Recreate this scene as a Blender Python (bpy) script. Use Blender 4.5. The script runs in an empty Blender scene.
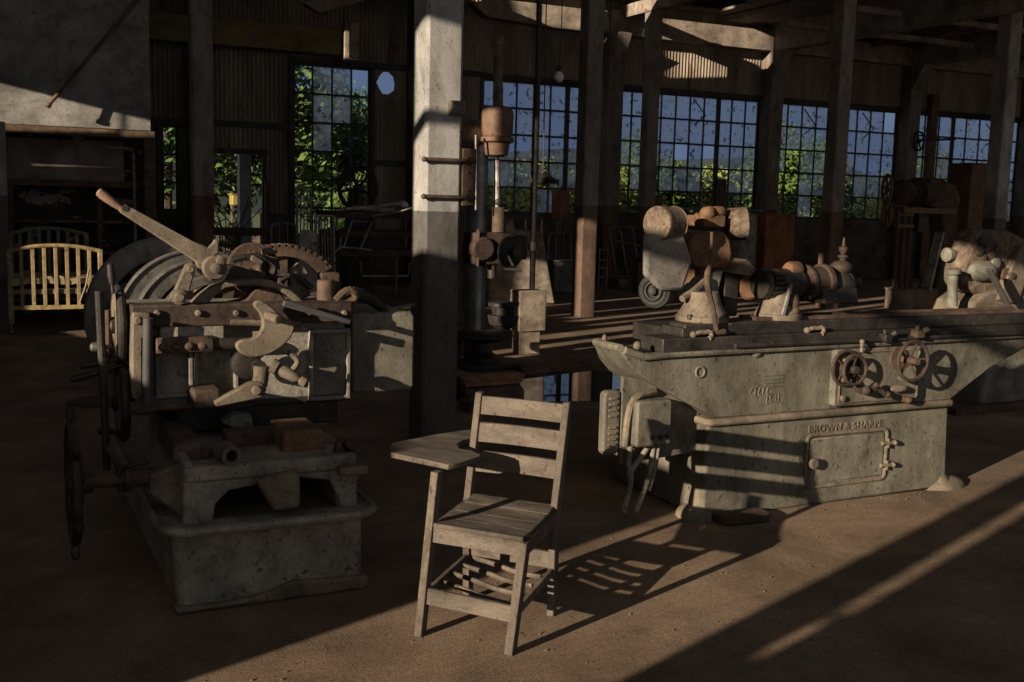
BACKZ = 10.4
import bpy, bmesh, math, random
from mathutils import Vector, Matrix, noise
C = bpy.context.scene.collection
rnd = random.Random(7)
PI = math.pi
# ------------------------------------------------------------------ camera (solved from the photo's verticals and window lines)
FPX, CAMH = 1075.0, 1.8
_d = Vector((-212/FPX, -8320/FPX, -1.0)).normalized()
_up = -_d
_y = (Vector((0, 0, -1)) - _up*_up.dot(Vector((0, 0, -1)))).normalized()
_x = _y.cross(_up)
RC = Matrix((_x, _y, _up))
cam = bpy.data.cameras.new('camera'); cam.sensor_width = 36; cam.lens = 36*FPX/1024; cam.clip_end = 800
co = bpy.data.objects.new('camera', cam); C.objects.link(co)
co.matrix_world = Matrix.Translation((0, 0, CAMH)) @ RC.to_4x4()
bpy.context.scene.camera = co

TH = math.radians(26.2)                      # the building grid: u runs along the window wall, v towards it
def ray(px, py): return RC @ Vector(((px-512)/FPX, -(py-341)/FPX, -1.0))
class Frame:
    def __init__(s, x, y, rot):
        s.o = Vector((x, y, 0)); s.rot = rot
        s.M = Matrix.Rotation(rot, 3, 'Z'); s.I = s.M.transposed()
    def loc(s, p): return s.I @ (Vector(p)-s.o)
    def wld(s, p): return s.M @ Vector(p) + s.o
    def _hit(s, px, py, k, val):
        c = s.loc((0, 0, CAMH)); r = s.I @ ray(px, py)
        return c + r*((val-c[k])/r[k])
    def u(s, px, py, val): return s._hit(px, py, 0, val)
    def v(s, px, py, val): return s._hit(px, py, 1, val)
    def z(s, px, py, val=0.0): return s._hit(px, py, 2, val)
GRID = Frame(0, 0, TH)
def G(px, py, v): return GRID.v(px, py, v)
def GF(px, py, z=0.0): return GRID.z(px, py, z)
def uz(v, *pts): return [(lambda q: (q.x, q.z))(G(a, b, v)) for a, b in pts]
# ------------------------------------------------------------------ sun
SAZ, STAN = math.radians(42.3), 0.228
sw = Vector((math.sin(SAZ), math.cos(SAZ), -STAN))
SG = GRID.I @ sw
LW = -4.0                                    # plane of the end wall the sun comes through
def back(q):
    t = (q[0]-LW)/SG.x
    return (q[1]-SG.y*t, q[2]-SG.z*t)
sl = bpy.data.lights.new('sun', 'SUN'); sl.energy = 12.0; sl.angle = math.radians(0.45); sl.color = (1.0, 0.83, 0.64)
so = bpy.data.objects.new('sun', sl); C.objects.link(so)
so.rotation_euler = sw.to_track_quat('-Z', 'Y').to_euler(); so.location = (-30, -30, 12)
# ------------------------------------------------------------------ materials
MATS = {}
def mat(name, c1, c2, c3=None, scale=5.0, patch=0.58, pscale=9.0, rough=0.8, metal=0.0, bump=0.25, bscale=60.0, stretch=(1, 1, 1), dado=None, spec=0.3, psoft=0.06, grime=0.85, pits=38):
    m = bpy.data.materials.new(name); m.use_nodes = True; MATS[name] = m
    nt = m.node_tree; N = nt.nodes; L = nt.links
    b = N['Principled BSDF']
    b.inputs['Roughness'].default_value = rough; b.inputs['Metallic'].default_value = metal
    b.inputs['Specular IOR Level'].default_value = spec
    tc = N.new('ShaderNodeTexCoord'); mp = N.new('ShaderNodeMapping'); mp.inputs['Scale'].default_value = stretch
    L.new(tc.outputs['Object'], mp.inputs['Vector'])
    n1 = N.new('ShaderNodeTexNoise'); n1.inputs['Scale'].default_value = scale; n1.inputs['Detail'].default_value = 6; n1.inputs['Roughness'].default_value = 0.65
    L.new(mp.outputs[0], n1.inputs['Vector'])
    r1 = N.new('ShaderNodeValToRGB'); r1.color_ramp.elements[0].position = 0.35; r1.color_ramp.elements[1].position = 0.65
    r1.color_ramp.elements[0].color = (*c1, 1); r1.color_ramp.elements[1].color = (*c2, 1)
    L.new(n1.outputs['Fac'], r1.inputs['Fac'])
    out = r1.outputs['Color']
    if c3:
        n2 = N.new('ShaderNodeTexNoise'); n2.inputs['Scale'].default_value = pscale; n2.inputs['Detail'].default_value = 8; n2.inputs['Roughness'].default_value = 0.6
        L.new(mp.outputs[0], n2.inputs['Vector'])
        r2 = N.new('ShaderNodeValToRGB'); r2.color_ramp.elements[0].position = patch; r2.color_ramp.elements[1].position = patch+psoft
        L.new(n2.outputs['Fac'], r2.inputs['Fac'])
        mx = N.new('ShaderNodeMix'); mx.data_type = 'RGBA'
        L.new(r2.outputs['Color'], mx.inputs['Factor']); L.new(out, mx.inputs['A']); mx.inputs['B'].default_value = (*c3, 1)
        out = mx.outputs['Result']
    if grime:
        g = N.new('ShaderNodeTexNoise'); g.inputs['Scale'].default_value = scale*.9; g.inputs['Detail'].default_value = 10; g.inputs['Roughness'].default_value = .72; g.inputs['Distortion'].default_value = .4
        L.new(mp.outputs[0], g.inputs['Vector'])
        rg = N.new('ShaderNodeValToRGB'); rg.color_ramp.elements[0].position = .36; rg.color_ramp.elements[1].position = .62
        k = 1-.62*grime; rg.color_ramp.elements[0].color = (k, k*.97, k*.94, 1); rg.color_ramp.elements[1].color = (1.12, 1.12, 1.12, 1)
        L.new(g.outputs['Fac'], rg.inputs['Fac'])
        h = N.new('ShaderNodeTexNoise'); h.inputs['Scale'].default_value = pits; h.inputs['Detail'].default_value = 4; h.inputs['Roughness'].default_value = .6
        mh = N.new('ShaderNodeMapping'); mh.inputs['Scale'].default_value = (1.3, 1.3, .7); L.new(tc.outputs['Object'], mh.inputs['Vector']); L.new(mh.outputs[0], h.inputs['Vector'])
        rh = N.new('ShaderNodeValToRGB'); rh.color_ramp.elements[0].position = .31; rh.color_ramp.elements[1].position = .39
        k = 1-.7*grime; rh.color_ramp.elements[0].color = (k, k, k, 1); rh.color_ramp.elements[1].color = (1, 1, 1, 1)
        L.new(h.outputs['Fac'], rh.inputs['Fac'])
        f_ = N.new('ShaderNodeTexNoise'); f_.inputs['Scale'].default_value = 150; f_.inputs['Detail'].default_value = 3; f_.inputs['Roughness'].default_value = .7
        L.new(tc.outputs['Object'], f_.inputs['Vector'])
        rf = N.new('ShaderNodeValToRGB'); rf.color_ramp.elements[0].position = .3; rf.color_ramp.elements[1].position = .7
        rf.color_ramp.elements[0].color = (.74, .74, .74, 1); rf.color_ramp.elements[1].color = (1.22, 1.22, 1.2, 1)
        L.new(f_.outputs['Fac'], rf.inputs['Fac'])
        for src in (rg, rh, rf):
            mx = N.new('ShaderNodeMix'); mx.data_type = 'RGBA'; mx.blend_type = 'MULTIPLY'; mx.inputs['Factor'].default_value = 1
            L.new(out, mx.inputs['A']); L.new(src.outputs['Color'], mx.inputs['B']); out = mx.outputs['Result']
    if dado:                                  # painted band up to a height
        h, dc = dado
        sx = N.new('ShaderNodeSeparateXYZ'); L.new(tc.outputs['Object'], sx.inputs[0])
        lt = N.new('ShaderNodeMath'); lt.operation = 'LESS_THAN'; lt.inputs[1].default_value = h; L.new(sx.outputs['Z'], lt.inputs[0])
        mx = N.new('ShaderNodeMix'); mx.data_type = 'RGBA'; mx.blend_type = 'MULTIPLY'
        L.new(lt.outputs[0], mx.inputs['Factor']); L.new(out, mx.inputs['A']); mx.inputs['B'].default_value = (*dc, 1)
        out = mx.outputs['Result']
    L.new(out, b.inputs['Base Color'])
    if bump:
        n3 = N.new('ShaderNodeTexNoise'); n3.inputs['Scale'].default_value = bscale; n3.inputs['Detail'].default_value = 5
        L.new(mp.outputs[0], n3.inputs['Vector'])
        bp = N.new('ShaderNodeBump'); bp.inputs['Strength'].default_value = bump; bp.inputs['Distance'].default_value = 0.006
        L.new(n3.outputs['Fac'], bp.inputs['Height']); L.new(bp.outputs[0], b.inputs['Normal'])
    return m
mat('green_grey_paint', (0.085, 0.080, 0.062), (0.125, 0.114, 0.088), (.030, .025, .019), 4, .625, 30, .7, 0, .3, 70, (1.25, 1.25, .75), psoft=.03)
mat('grey_paint', (0.138, 0.127, 0.109), (0.218, 0.201, 0.167), (.07, .05, .035), 5, .62, 22, .75, 0, .35, 60, psoft=.05)
mat('tan_paint', (0.097, 0.079, 0.057), (0.136, 0.111, 0.079), (.085, .05, .03), 6, .61, 24, .75, 0, .2, 70)
mat('rusty_iron', (0.049, 0.033, 0.022), (0.090, 0.057, 0.038), (.045, .034, .028), 7, .58, 16, .8, .15, .4, 60)
mat('wheel_iron', (.085, .082, .076), (.13, .123, .112), (.06, .045, .035), 6, .6, 14, .5, .3, .2, 60)
mat('dark_rust', (0.034, 0.022, 0.017), (0.056, 0.038, 0.027), (.03, .025, .022), 9, .58, 18, .75, .2, .4, 60)
mat('bright_rust', (0.094, 0.049, 0.024), (0.137, 0.076, 0.040), (.07, .045, .03), 9, .58, 18, .85, 0, .4, 60)
mat('dark_iron', (0.022, 0.020, 0.019), (0.046, 0.041, 0.034), (.11, .07, .045), 6, .63, 18, .55, .4, .25, 60)
mat('blue_steel', (.08, .09, .105), (.13, .14, .155), (.08, .06, .05), 5, .65, 12, .5, .4, .1, 60)
mat('worn_steel', (0.102, 0.098, 0.089), (0.153, 0.145, 0.132), (.12, .085, .06), 7, .62, 18, .45, .5, .15, 60)
mat('brown_paint', (0.092, 0.056, 0.036), (0.136, 0.080, 0.048), (.07, .05, .035), 4, .62, 8, .7, 0, .15, 50)
mat('red_brown_panel', (.20, .075, .03), (.27, .105, .045), (.12, .05, .03), 3, .62, 8, .65, 0, .1, 40)
mat('old_wood', (0.066, 0.053, 0.040), (0.103, 0.084, 0.065), (.055, .04, .028), 9, .58, 14, .85, 0, .35, 45, (1, 1, .35))
mat('old_wood_long', (0.066, 0.054, 0.041), (0.106, 0.087, 0.068), (.055, .04, .028), 9, .58, 12, .85, 0, .35, 40, (.35, 1.2, 1.2))
mat('dark_wood', (.07, .045, .03), (.13, .085, .055), (.20, .10, .05), 6, .62, 9, .85, 0, .35, 40)
mat('orange_wood', (.24, .11, .05), (.32, .16, .08), (.12, .06, .035), 6, .60, 9, .85, 0, .3, 40)
mat('grip_wood', (.16, .095, .065), (.24, .15, .11), None, 10, rough=.6, bump=.1)
mat('column_paint', (0.202, 0.198, 0.189), (0.260, 0.256, 0.244), (.13, .10, .08), 2.5, .625, 17, .8, 0, .2, 60, (1, 1, .6), dado=(1.72, (.36, .35, .34)))
mat('rusty_column', (0.140, 0.129, 0.115), (0.191, 0.176, 0.156), (.17, .095, .06), 3, .56, 6, .85, 0, .3, 50, (1, 1, .5), dado=(1.78, (.62, .45, .36)))
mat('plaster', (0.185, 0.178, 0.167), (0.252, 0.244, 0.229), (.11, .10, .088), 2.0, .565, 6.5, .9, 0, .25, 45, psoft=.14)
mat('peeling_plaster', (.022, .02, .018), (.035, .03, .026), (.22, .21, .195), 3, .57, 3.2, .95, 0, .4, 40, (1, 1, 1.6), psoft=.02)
mat('panel_plaster', (.17, .145, .125), (.21, .18, .155), (.09, .075, .06), 2, .66, 5, .9, 0, .1, 40)
mat('corrugated', (.15, .12, .09), (.25, .21, .16), (.11, .07, .045), 1.6, .60, 3, .75, .1, .1, 60, (1, 1, .25))
mat('corrugated_dark', (.060, .052, .045), (.10, .086, .07), (.05, .04, .03), 1.6, .60, 3, .8, .1, .1, 60, (1, 1, .25))
mat('soffit', (0.200, 0.180, 0.160), (0.300, 0.270, 0.240), None, 3, rough=.9, bump=.1)
mat('beam_paint', (.19, .155, .125), (.27, .225, .18), (.15, .11, .085), 2.5, .58, 4, .85, 0, .25, 40)
mat('ochre_beam', (.13, .105, .038), (.18, .15, .06), (.10, .11, .085), 1.5, .58, 1.6, .85, 0, .15, 40)
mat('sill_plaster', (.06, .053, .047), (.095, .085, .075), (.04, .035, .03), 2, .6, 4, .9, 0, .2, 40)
mat('bar_iron', (.025, .024, .024), (.045, .042, .04), None, 8, rough=.7, bump=0, grime=0)
mat('crib_paint', (0.221, 0.164, 0.078), (0.287, 0.217, 0.107), (.16, .09, .045), 8, .60, 12, .6, 0, .1, 60)
mat('crib_paint_dull', (.16, .13, .085), (.20, .165, .11), (.15, .09, .05), 8, .60, 12, .6, 0, .1, 60)
mat('bed_metal', (0.195, 0.180, 0.165), (0.330, 0.300, 0.270), (.13, .08, .05), 8, .58, 12, .55, .3, .1, 60)
mat('concrete', (0.172, 0.140, 0.109), (0.250, 0.207, 0.160), (.13, .10, .075), 4, .60, 9, .95, 0, .4, 40)
mat('rubber', (0.022, 0.022, 0.021), (0.037, 0.036, 0.034), None, 8, rough=.75, bump=.1)
mat('pale_shell', (0.148, 0.139, 0.125), (0.195, 0.183, 0.164), (.10, .08, .06), 4, .61, 20, .8, 0, .2, 60)
mat('flaky_tan', (0.086, 0.060, 0.040), (0.152, 0.119, 0.086), (.07, .042, .026), 16, .55, 26, .9, 0, .5, 50)
mat('mottled_green', (0.095, 0.097, 0.076), (0.136, 0.134, 0.109), (.13, .095, .06), 7, .57, 22, .75, 0, .3, 60)
mat('porcelain', (.5, .49, .46), (.6, .58, .55), None, 4, rough=.4, bump=0, grime=0)
mat('mattress', (.30, .24, .16), (.42, .35, .24), (.16, .11, .07), 8, .6, 14, .95, 0, .5, 30)
mat('bark', (.05, .04, .03), (.09, .07, .05), None, 5, rough=.95, bump=.4)
mat('leaf_green', (0.031, 0.065, 0.012), (0.081, 0.124, 0.025), None, 1.2, rough=.7, bump=0, grime=0)
mat('leaf_dark', (0.030, 0.072, 0.021), (0.060, 0.120, 0.036), None, 1.2, rough=.7, bump=0, grime=0)
mat('leaf_yellow', (.09, .13, .025), (.18, .21, .05), None, 1.2, rough=.7, bump=0, grime=0)
mat('grass', (0.035, 0.060, 0.013), (0.060, 0.085, 0.020), (.20, .18, .12), 1.5, .6, 3, .95, 0, .4, 20, grime=0)
mat('hill_forest', (0.013, 0.024, 0.022), (0.023, 0.034, 0.030), None, .4, rough=1, bump=0, grime=0)
mat('yellow_paint', (0.204, 0.156, 0.036), (0.228, 0.180, 0.048), None, 4, rough=.5, bump=0, grime=0)
mat('outdoor_post', (.25, .27, .30), (.32, .34, .37), None, 3, rough=.7, bump=.1)
mat('rubble', (.08, .058, .04), (.15, .11, .078), None, 14, rough=.95, bump=.3)
# earth floor
def floor_mat():
    m = mat('earth_floor', (.135, .094, .061), (.195, .138, .09), (.10, .074, .052), 1.3, .57, 2.6, .95, 0, .35, 90, psoft=.2)
    nt = m.node_tree; N = nt.nodes; L = nt.links; b = N['Principled BSDF']
    src = b.inputs['Base Color'].links[0].from_socket
    tc = N.new('ShaderNodeTexCoord')
    n = N.new('ShaderNodeTexNoise'); n.inputs['Scale'].default_value = 55; n.inputs['Detail'].default_value = 6; n.inputs['Roughness'].default_value = .75
    L.new(tc.outputs['Object'], n.inputs['Vector'])
    r = N.new('ShaderNodeValToRGB'); r.color_ramp.elements[0].position = .3; r.color_ramp.elements[1].position = .75
    r.color_ramp.elements[0].color = (.55, .53, .52, 1); r.color_ramp.elements[1].color = (1.4, 1.4, 1.38, 1)
    L.new(n.outputs['Fac'], r.inputs['Fac'])
    mx = N.new('ShaderNodeMix'); mx.data_type = 'RGBA'; mx.blend_type = 'MULTIPLY'; mx.inputs['Factor'].default_value = 1
    L.new(src, mx.inputs['A']); L.new(r.outputs['Color'], mx.inputs['B']); L.new(mx.outputs['Result'], b.inputs['Base Color'])
floor_mat()
def glass_mat():
    m = bpy.data.materials.new('dirty_glass'); m.use_nodes = True; MATS['dirty_glass'] = m
    nt = m.node_tree; N = nt.nodes; L = nt.links; N.remove(N['Principled BSDF']); out = N['Material Output']
    tr = N.new('ShaderNodeBsdfTransparent'); tr.inputs[0].default_value = (.58, .66, .78, 1)
    tl = N.new('ShaderNodeBsdfTranslucent'); tl.inputs[0].default_value = (.80, .86, .96, 1)
    df = N.new('ShaderNodeBsdfDiffuse'); df.inputs[0].default_value = (.10, .09, .08, 1)
    tc = N.new('ShaderNodeTexCoord')
    n = N.new('ShaderNodeTexNoise'); n.inputs['Scale'].default_value = 2.2; n.inputs['Detail'].default_value = 7; n.inputs['Roughness'].default_value = .7
    L.new(tc.outputs['Object'], n.inputs['Vector'])
    r = N.new('ShaderNodeValToRGB'); r.color_ramp.elements[0].position = .3; r.color_ramp.elements[1].position = .7
    r.color_ramp.elements[0].color = (.10, .10, .10, 1); r.color_ramp.elements[1].color = (.80, .80, .80, 1)
    L.new(n.outputs['Fac'], r.inputs['Fac'])
    m1 = N.new('ShaderNodeMixShader'); L.new(r.outputs['Color'], m1.inputs[0]); L.new(tr.outputs[0], m1.inputs[1]); L.new(tl.outputs[0], m1.inputs[2])
    n2 = N.new('ShaderNodeTexNoise'); n2.inputs['Scale'].default_value = 9; n2.inputs['Detail'].default_value = 3; n2.inputs['Roughness'].default_value = .6
    L.new(tc.outputs['Object'], n2.inputs['Vector'])
    r2 = N.new('ShaderNodeValToRGB'); r2.color_ramp.elements[0].position = .58; r2.color_ramp.elements[1].position = .66
    r2.color_ramp.elements[1].color = (.8, .8, .8, 1)
    L.new(n2.outputs['Fac'], r2.inputs['Fac'])
    m2 = N.new('ShaderNodeMixShader'); L.new(r2.outputs['Color'], m2.inputs[0]); L.new(m1.outputs[0], m2.inputs[1]); L.new(df.outputs[0], m2.inputs[2])
    L.new(m2.outputs[0], out.inputs[0])
glass_mat()
def water_mat():
    m = bpy.data.materials.new('still_water'); m.use_nodes = True; MATS['still_water'] = m
    b = m.node_tree.nodes['Principled BSDF']; b.inputs['Base Color'].default_value = (.012, .012, .013, 1)
    b.inputs['Roughness'].default_value = .02; b.inputs['Specular IOR Level'].default_value = 1.0; b.inputs['IOR'].default_value = 1.6
water_mat()
w = bpy.data.worlds.new('sky'); bpy.context.scene.world = w; w.use_nodes = True
def sky():                                   # brighter and warmer towards the low sun, bluer away from it, thin cloud
    nt = w.node_tree; N = nt.nodes; L = nt.links; bg = N['Background']
    tc = N.new('ShaderNodeTexCoord'); n = N.new('ShaderNodeTexNoise'); n.inputs['Scale'].default_value = 3.0; n.inputs['Detail'].default_value = 6
    mp = N.new('ShaderNodeMapping'); mp.inputs['Scale'].default_value = (1, 1, 2.5)
    L.new(tc.outputs['Generated'], mp.inputs['Vector']); L.new(mp.outputs[0], n.inputs['Vector'])
    r = N.new('ShaderNodeValToRGB'); r.color_ramp.elements[0].position = .42; r.color_ramp.elements[1].position = .62
    r.color_ramp.elements[0].color = (.80, .86, .96, 1); r.color_ramp.elements[1].color = (1.3, 1.27, 1.2, 1)
    L.new(n.outputs['Fac'], r.inputs['Fac'])
    dt = N.new('ShaderNodeVectorMath'); dt.operation = 'DOT_PRODUCT'; dt.inputs[1].default_value = (-math.sin(SAZ), -math.cos(SAZ), 0)
    L.new(tc.outputs['Generated'], dt.inputs[0])
    mr = N.new('ShaderNodeMapRange'); mr.inputs['From Min'].default_value = -.6; mr.inputs['From Max'].default_value = .8; L.new(dt.outputs['Value'], mr.inputs['Value'])
    mx = N.new('ShaderNodeMix'); mx.data_type = 'RGBA'; L.new(mr.outputs[0], mx.inputs['Factor'])
    mx.inputs['A'].default_value = (.155, .215, .33, 1); mx.inputs['B'].default_value = (.58, .53, .46, 1)
    m2 = N.new('ShaderNodeMix'); m2.data_type = 'RGBA'; m2.blend_type = 'MULTIPLY'; m2.inputs['Factor'].default_value = 1
    L.new(mx.outputs['Result'], m2.inputs['A']); L.new(r.outputs['Color'], m2.inputs['B']); L.new(m2.outputs['Result'], bg.inputs['Color']); bg.inputs['Strength'].default_value = 0.74
sky()
# ------------------------------------------------------------------ mesh tools (all shapes in grid coordinates u, v, z)
def perp(a):
    a = a.normalized(); h = Vector((0, 0, 1)) if abs(a.z) < .9 else Vector((1, 0, 0))
    x = a.cross(h).normalized(); return x, a.cross(x).normalized()
class B:
    def __init__(s): s.b = bmesh.new()
    def hexa(s, p):
        vs = [s.b.verts.new(q) for q in p]
        for f in ((0, 3, 2, 1), (4, 5, 6, 7), (0, 1, 5, 4), (1, 2, 6, 5), (2, 3, 7, 6), (3, 0, 4, 7)): s.b.faces.new([vs[i] for i in f])
        return s
    def box(s, u0, u1, v0, v1, z0, z1):
        return s.hexa([(u0, v0, z0), (u1, v0, z0), (u1, v1, z0), (u0, v1, z0), (u0, v0, z1), (u1, v0, z1), (u1, v1, z1), (u0, v1, z1)])
    def taper(s, a, b):                        # a, b = (u0,u1,v0,v1,z)
        return s.hexa([(a[0], a[2], a[4]), (a[1], a[2], a[4]), (a[1], a[3], a[4]), (a[0], a[3], a[4]), (b[0], b[2], b[4]), (b[1], b[2], b[4]), (b[1], b[3], b[4]), (b[0], b[3], b[4])])
    def bar(s, p, q, w, h, up=(0, 0, 1)):      # rectangular bar from p to q
        p, q = Vector(p), Vector(q); a = (q-p).normalized(); up = Vector(up)
        x = a.cross(up)
        if x.length < 1e-4: x = a.cross(Vector((0, 1, 0)))
        x.normalize(); y = x.cross(a).normalized()
        r = [(-1, -1), (1, -1), (1, 1), (-1, 1)]
        return s.hexa([p+x*(w/2*i)+y*(h/2*j) for i, j in r]+[q+x*(w/2*i)+y*(h/2*j) for i, j in r])
    def prism(s, pts, a, b, ax='v'):
        def P(x, y, t): return (x, t, y) if ax == 'v' else (t, x, y) if ax == 'u' else (x, y, t)
        A = [s.b.verts.new(P(x, y, a)) for x, y in pts]; D = [s.b.verts.new(P(x, y, b)) for x, y in pts]
        n = len(pts)
        s.b.faces.new(A); s.b.faces.new(D[::-1])
        for i in range(n): s.b.faces.new((A[i], D[i], D[(i+1) % n], A[(i+1) % n]))
        return s
    def sheet(s, outer, holes, a, b, ax='u'):  # plate with holes, extruded
        def P(x, y, t): return (x, t, y) if ax == 'v' else (t, x, y) if ax == 'u' else (x, y, t)
        bm = bmesh.new(); es = []
        for lp in [outer]+holes:
            vs = [bm.verts.new(P(x, y, a)) for x, y in lp]
            es += [bm.edges.new((vs[i], vs[(i+1) % len(vs)])) for i in range(len(vs))]
        bmesh.ops.triangle_fill(bm, use_beauty=True, use_dissolve=False, edges=es)
        g = bmesh.ops.extrude_face_region(bm, geom=bm.faces[:])
        d = Vector(P(0, 0, b-a))
        for e in g['geom']:
            if isinstance(e, bmesh.types.BMVert): e.co += d
        me = bpy.data.meshes.new('t'); bm.to_mesh(me); bm.free(); s.b.from_mesh(me); bpy.data.meshes.remove(me)
        return s
    def lathe(s, c, ax, prof, seg=28, cap=True, closed=False):
        c, ax = Vector(c), Vector(ax).normalized(); x, y = perp(ax); R = []
        for t, r in prof:
            R.append([s.b.verts.new(c+ax*t+(x*math.cos(2*PI*k/seg)+y*math.sin(2*PI*k/seg))*r) for k in range(seg)] if r > 1e-5 else [s.b.verts.new(c+ax*t)])
        pr = list(zip(R, R[1:])) + ([(R[-1], R[0])] if closed else [])
        for p, q in pr:
            for k in range(seg):
                k2 = (k+1) % seg
                if len(p) == 1 and len(q) == 1: break
                if len(p) == 1: s.b.faces.new((p[0], q[k], q[k2]))
                elif len(q) == 1: s.b.faces.new((p[k], q[0], p[k2]))
                else: s.b.faces.new((p[k], q[k], q[k2], p[k2]))
        if cap and not closed:
            if len(R[0]) > 1: s.b.faces.new(R[0])
            if len(R[-1]) > 1: s.b.faces.new(R[-1][::-1])
        return s
    def cyl(s, p, q, r0, r1=None, seg=16):
        p, q = Vector(p), Vector(q); r1 = r0 if r1 is None else r1
        return s.lathe(p, q-p, [(0, r0), ((q-p).length, r1)], seg)
    def annulus(s, c, ax, ro, ri, wdt, seg=56):
        return s.lathe(c, ax, [(0, ri), (0, ro), (wdt, ro), (wdt, ri)], seg, False, True)
    def ring(s, c, ax, R, r, seg=36, rs=10):
        return s.lathe(c, ax, [(r*math.sin(2*PI*k/rs), R+r*math.cos(2*PI*k/rs)) for k in range(rs)], seg, False, True)
    def ball(s, c, r, seg=16, rings=10):
        r = (r, r, r) if not hasattr(r, '__len__') else r
        g = bmesh.ops.create_uvsphere(s.b, u_segments=seg, v_segments=rings, radius=1)
        for v in g['verts']: v.co = Vector((v.co.x*r[0]+c[0], v.co.y*r[1]+c[1], v.co.z*r[2]+c[2]))
        return s
    def tube(s, pts, r, seg=8, smooth=0):
        pts = [Vector(p) for p in pts]
        rr = list(r) if hasattr(r, '__len__') else [r]*len(pts)
        for _ in range(smooth):
            n = [pts[0]]; nr = [rr[0]]
            for (a, b), (ra, rb) in zip(zip(pts, pts[1:]), zip(rr, rr[1:])):
                n += [a*.75+b*.25, a*.25+b*.75]; nr += [ra*.75+rb*.25, ra*.25+rb*.75]
            pts, rr = n+[pts[-1]], nr+[rr[-1]]
        R = []; x = None
        for i, p in enumerate(pts):
            d = (pts[min(i+1, len(pts)-1)]-pts[max(i-1, 0)]).normalized()
            if x is None: x, _ = perp(d)
            x = (x-d*x.dot(d)).normalized(); y = d.cross(x)
            R.append([s.b.verts.new(p+(x*math.cos(2*PI*k/seg)+y*math.sin(2*PI*k/seg))*rr[i]) for k in range(seg)])
        for a, b in zip(R, R[1:]):
            for k in range(seg): s.b.faces.new((a[k], a[(k+1) % seg], b[(k+1) % seg], b[k]))
        s.b.faces.new(R[0][::-1]); s.b.faces.new(R[-1])
        return s
    def corr(s, u0, u1, z0, z1, v, amp=.014, pitch=.09):
        n = max(4, int((u1-u0)/pitch*6)); A = []
        for i in range(n+1):
            u = u0+(u1-u0)*i/n; dv = amp*math.sin(2*PI*u/pitch)
            A.append((s.b.verts.new((u, v+dv, z0)), s.b.verts.new((u, v+dv, z1))))
        for a, b in zip(A, A[1:]): s.b.faces.new((a[0], b[0], b[1], a[1]))
        return s
    def rough_up(s, amt, sc=4.0, seed=0):
        for v in s.b.verts: v.co += Vector((noise.noise(v.co*sc+Vector((seed, 0, 0))), noise.noise(v.co*sc+Vector((0, seed+9, 0))), noise.noise(v.co*sc+Vector((0, 0, seed+5)))))*amt
        return s
ORG = {}
def org(o):
    while o is not None and o.parent is not None: o = o.parent
    return ORG.get(o.name, Vector((0, 0, 0))) if o else Vector((0, 0, 0))
def obj(name, b, m, parent=None, bev=0.0, ang=32, origin=None):
    off = org(parent) if parent is not None else (origin or Vector((0, 0, 0)))
    if off.length: bmesh.ops.translate(b.b, verts=b.b.verts[:], vec=-off)
    bmesh.ops.recalc_face_normals(b.b, faces=b.b.faces[:])
    me = bpy.data.meshes.new(name); b.b.to_mesh(me); b.b.free()
    me.materials.append(MATS[m])
    me.polygons.foreach_set('use_smooth', [True]*len(me.polygons)); me.set_sharp_from_angle(angle=math.radians(ang))
    o = bpy.data.objects.new(name, me); C.objects.link(o)
    if parent is not None: o.parent = parent
    if bev:
        bv = o.modifiers.new('bevel', 'BEVEL'); bv.width = bev; bv.segments = 2; bv.limit_method = 'ANGLE'; bv.angle_limit = math.radians(38); bv.harden_normals = False
    return o
def tag(o, label, cat, group=None, kind=None):
    o['label'] = label; o['category'] = cat
    if group: o['group'] = group
    if kind: o['kind'] = kind
    return o
def struct(name, b, m, parent=None, bev=0.0):
    o = obj(name, b, m, parent, bev)
    if parent is None: o.rotation_euler = (0, 0, TH)
    o['kind'] = 'structure'
    return o
def thing(name, label, cat, u, v, z=0.0, group=None, frame=None):
    e = bpy.data.objects.new(name, None); C.objects.link(e); e.empty_display_size = .1
    if frame: e.location = frame.wld((u, v, z)); e.rotation_euler = (0, 0, frame.rot)
    else: e.location = GRID.wld((u, v, z)); e.rotation_euler = (0, 0, TH)
    ORG[e.name] = Vector((u, v, z))
    return tag(e, label, cat, group)
def solo(name, label, cat, b, m, u, v, z=0.0, group=None, bev=0.0, kind=None):
    o = obj(name, b, m, None, bev, origin=Vector((u, v, z)))
    o.location = GRID.wld((u, v, z)); o.rotation_euler = (0, 0, TH); ORG[o.name] = Vector((u, v, z))
    return tag(o, label, cat, group, kind)
def copy_tree(o, parent=None):
    c = o.copy(); C.objects.link(c)
    if parent is not None: c.parent = parent
    for ch in list(o.children): copy_tree(ch, c)
    return c
def arc(cx, cz, r, a0, a1, n=12, rz=None): return [(cx+r*math.cos(math.radians(a0+(a1-a0)*i/n)), cz+(rz or r)*math.sin(math.radians(a0+(a1-a0)*i/n))) for i in range(n+1)]
def rrect(x0, x1, y0, y1, r, n=4):
    p = []
    for cx, cy, a in ((x1-r, y1-r, 0), (x0+r, y1-r, 90), (x0+r, y0+r, 180), (x1-r, y0+r, 270)): p += arc(cx, cy, r, a, a+90, n)
    return p
# ================================================================== THE SETTING
WV = 22.0                                                # face of the window wall
b = B(); n = 60
b.box(-14, 40, -16, 48, -.3, 0)
struct('floor', b, 'earth_floor')
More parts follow.
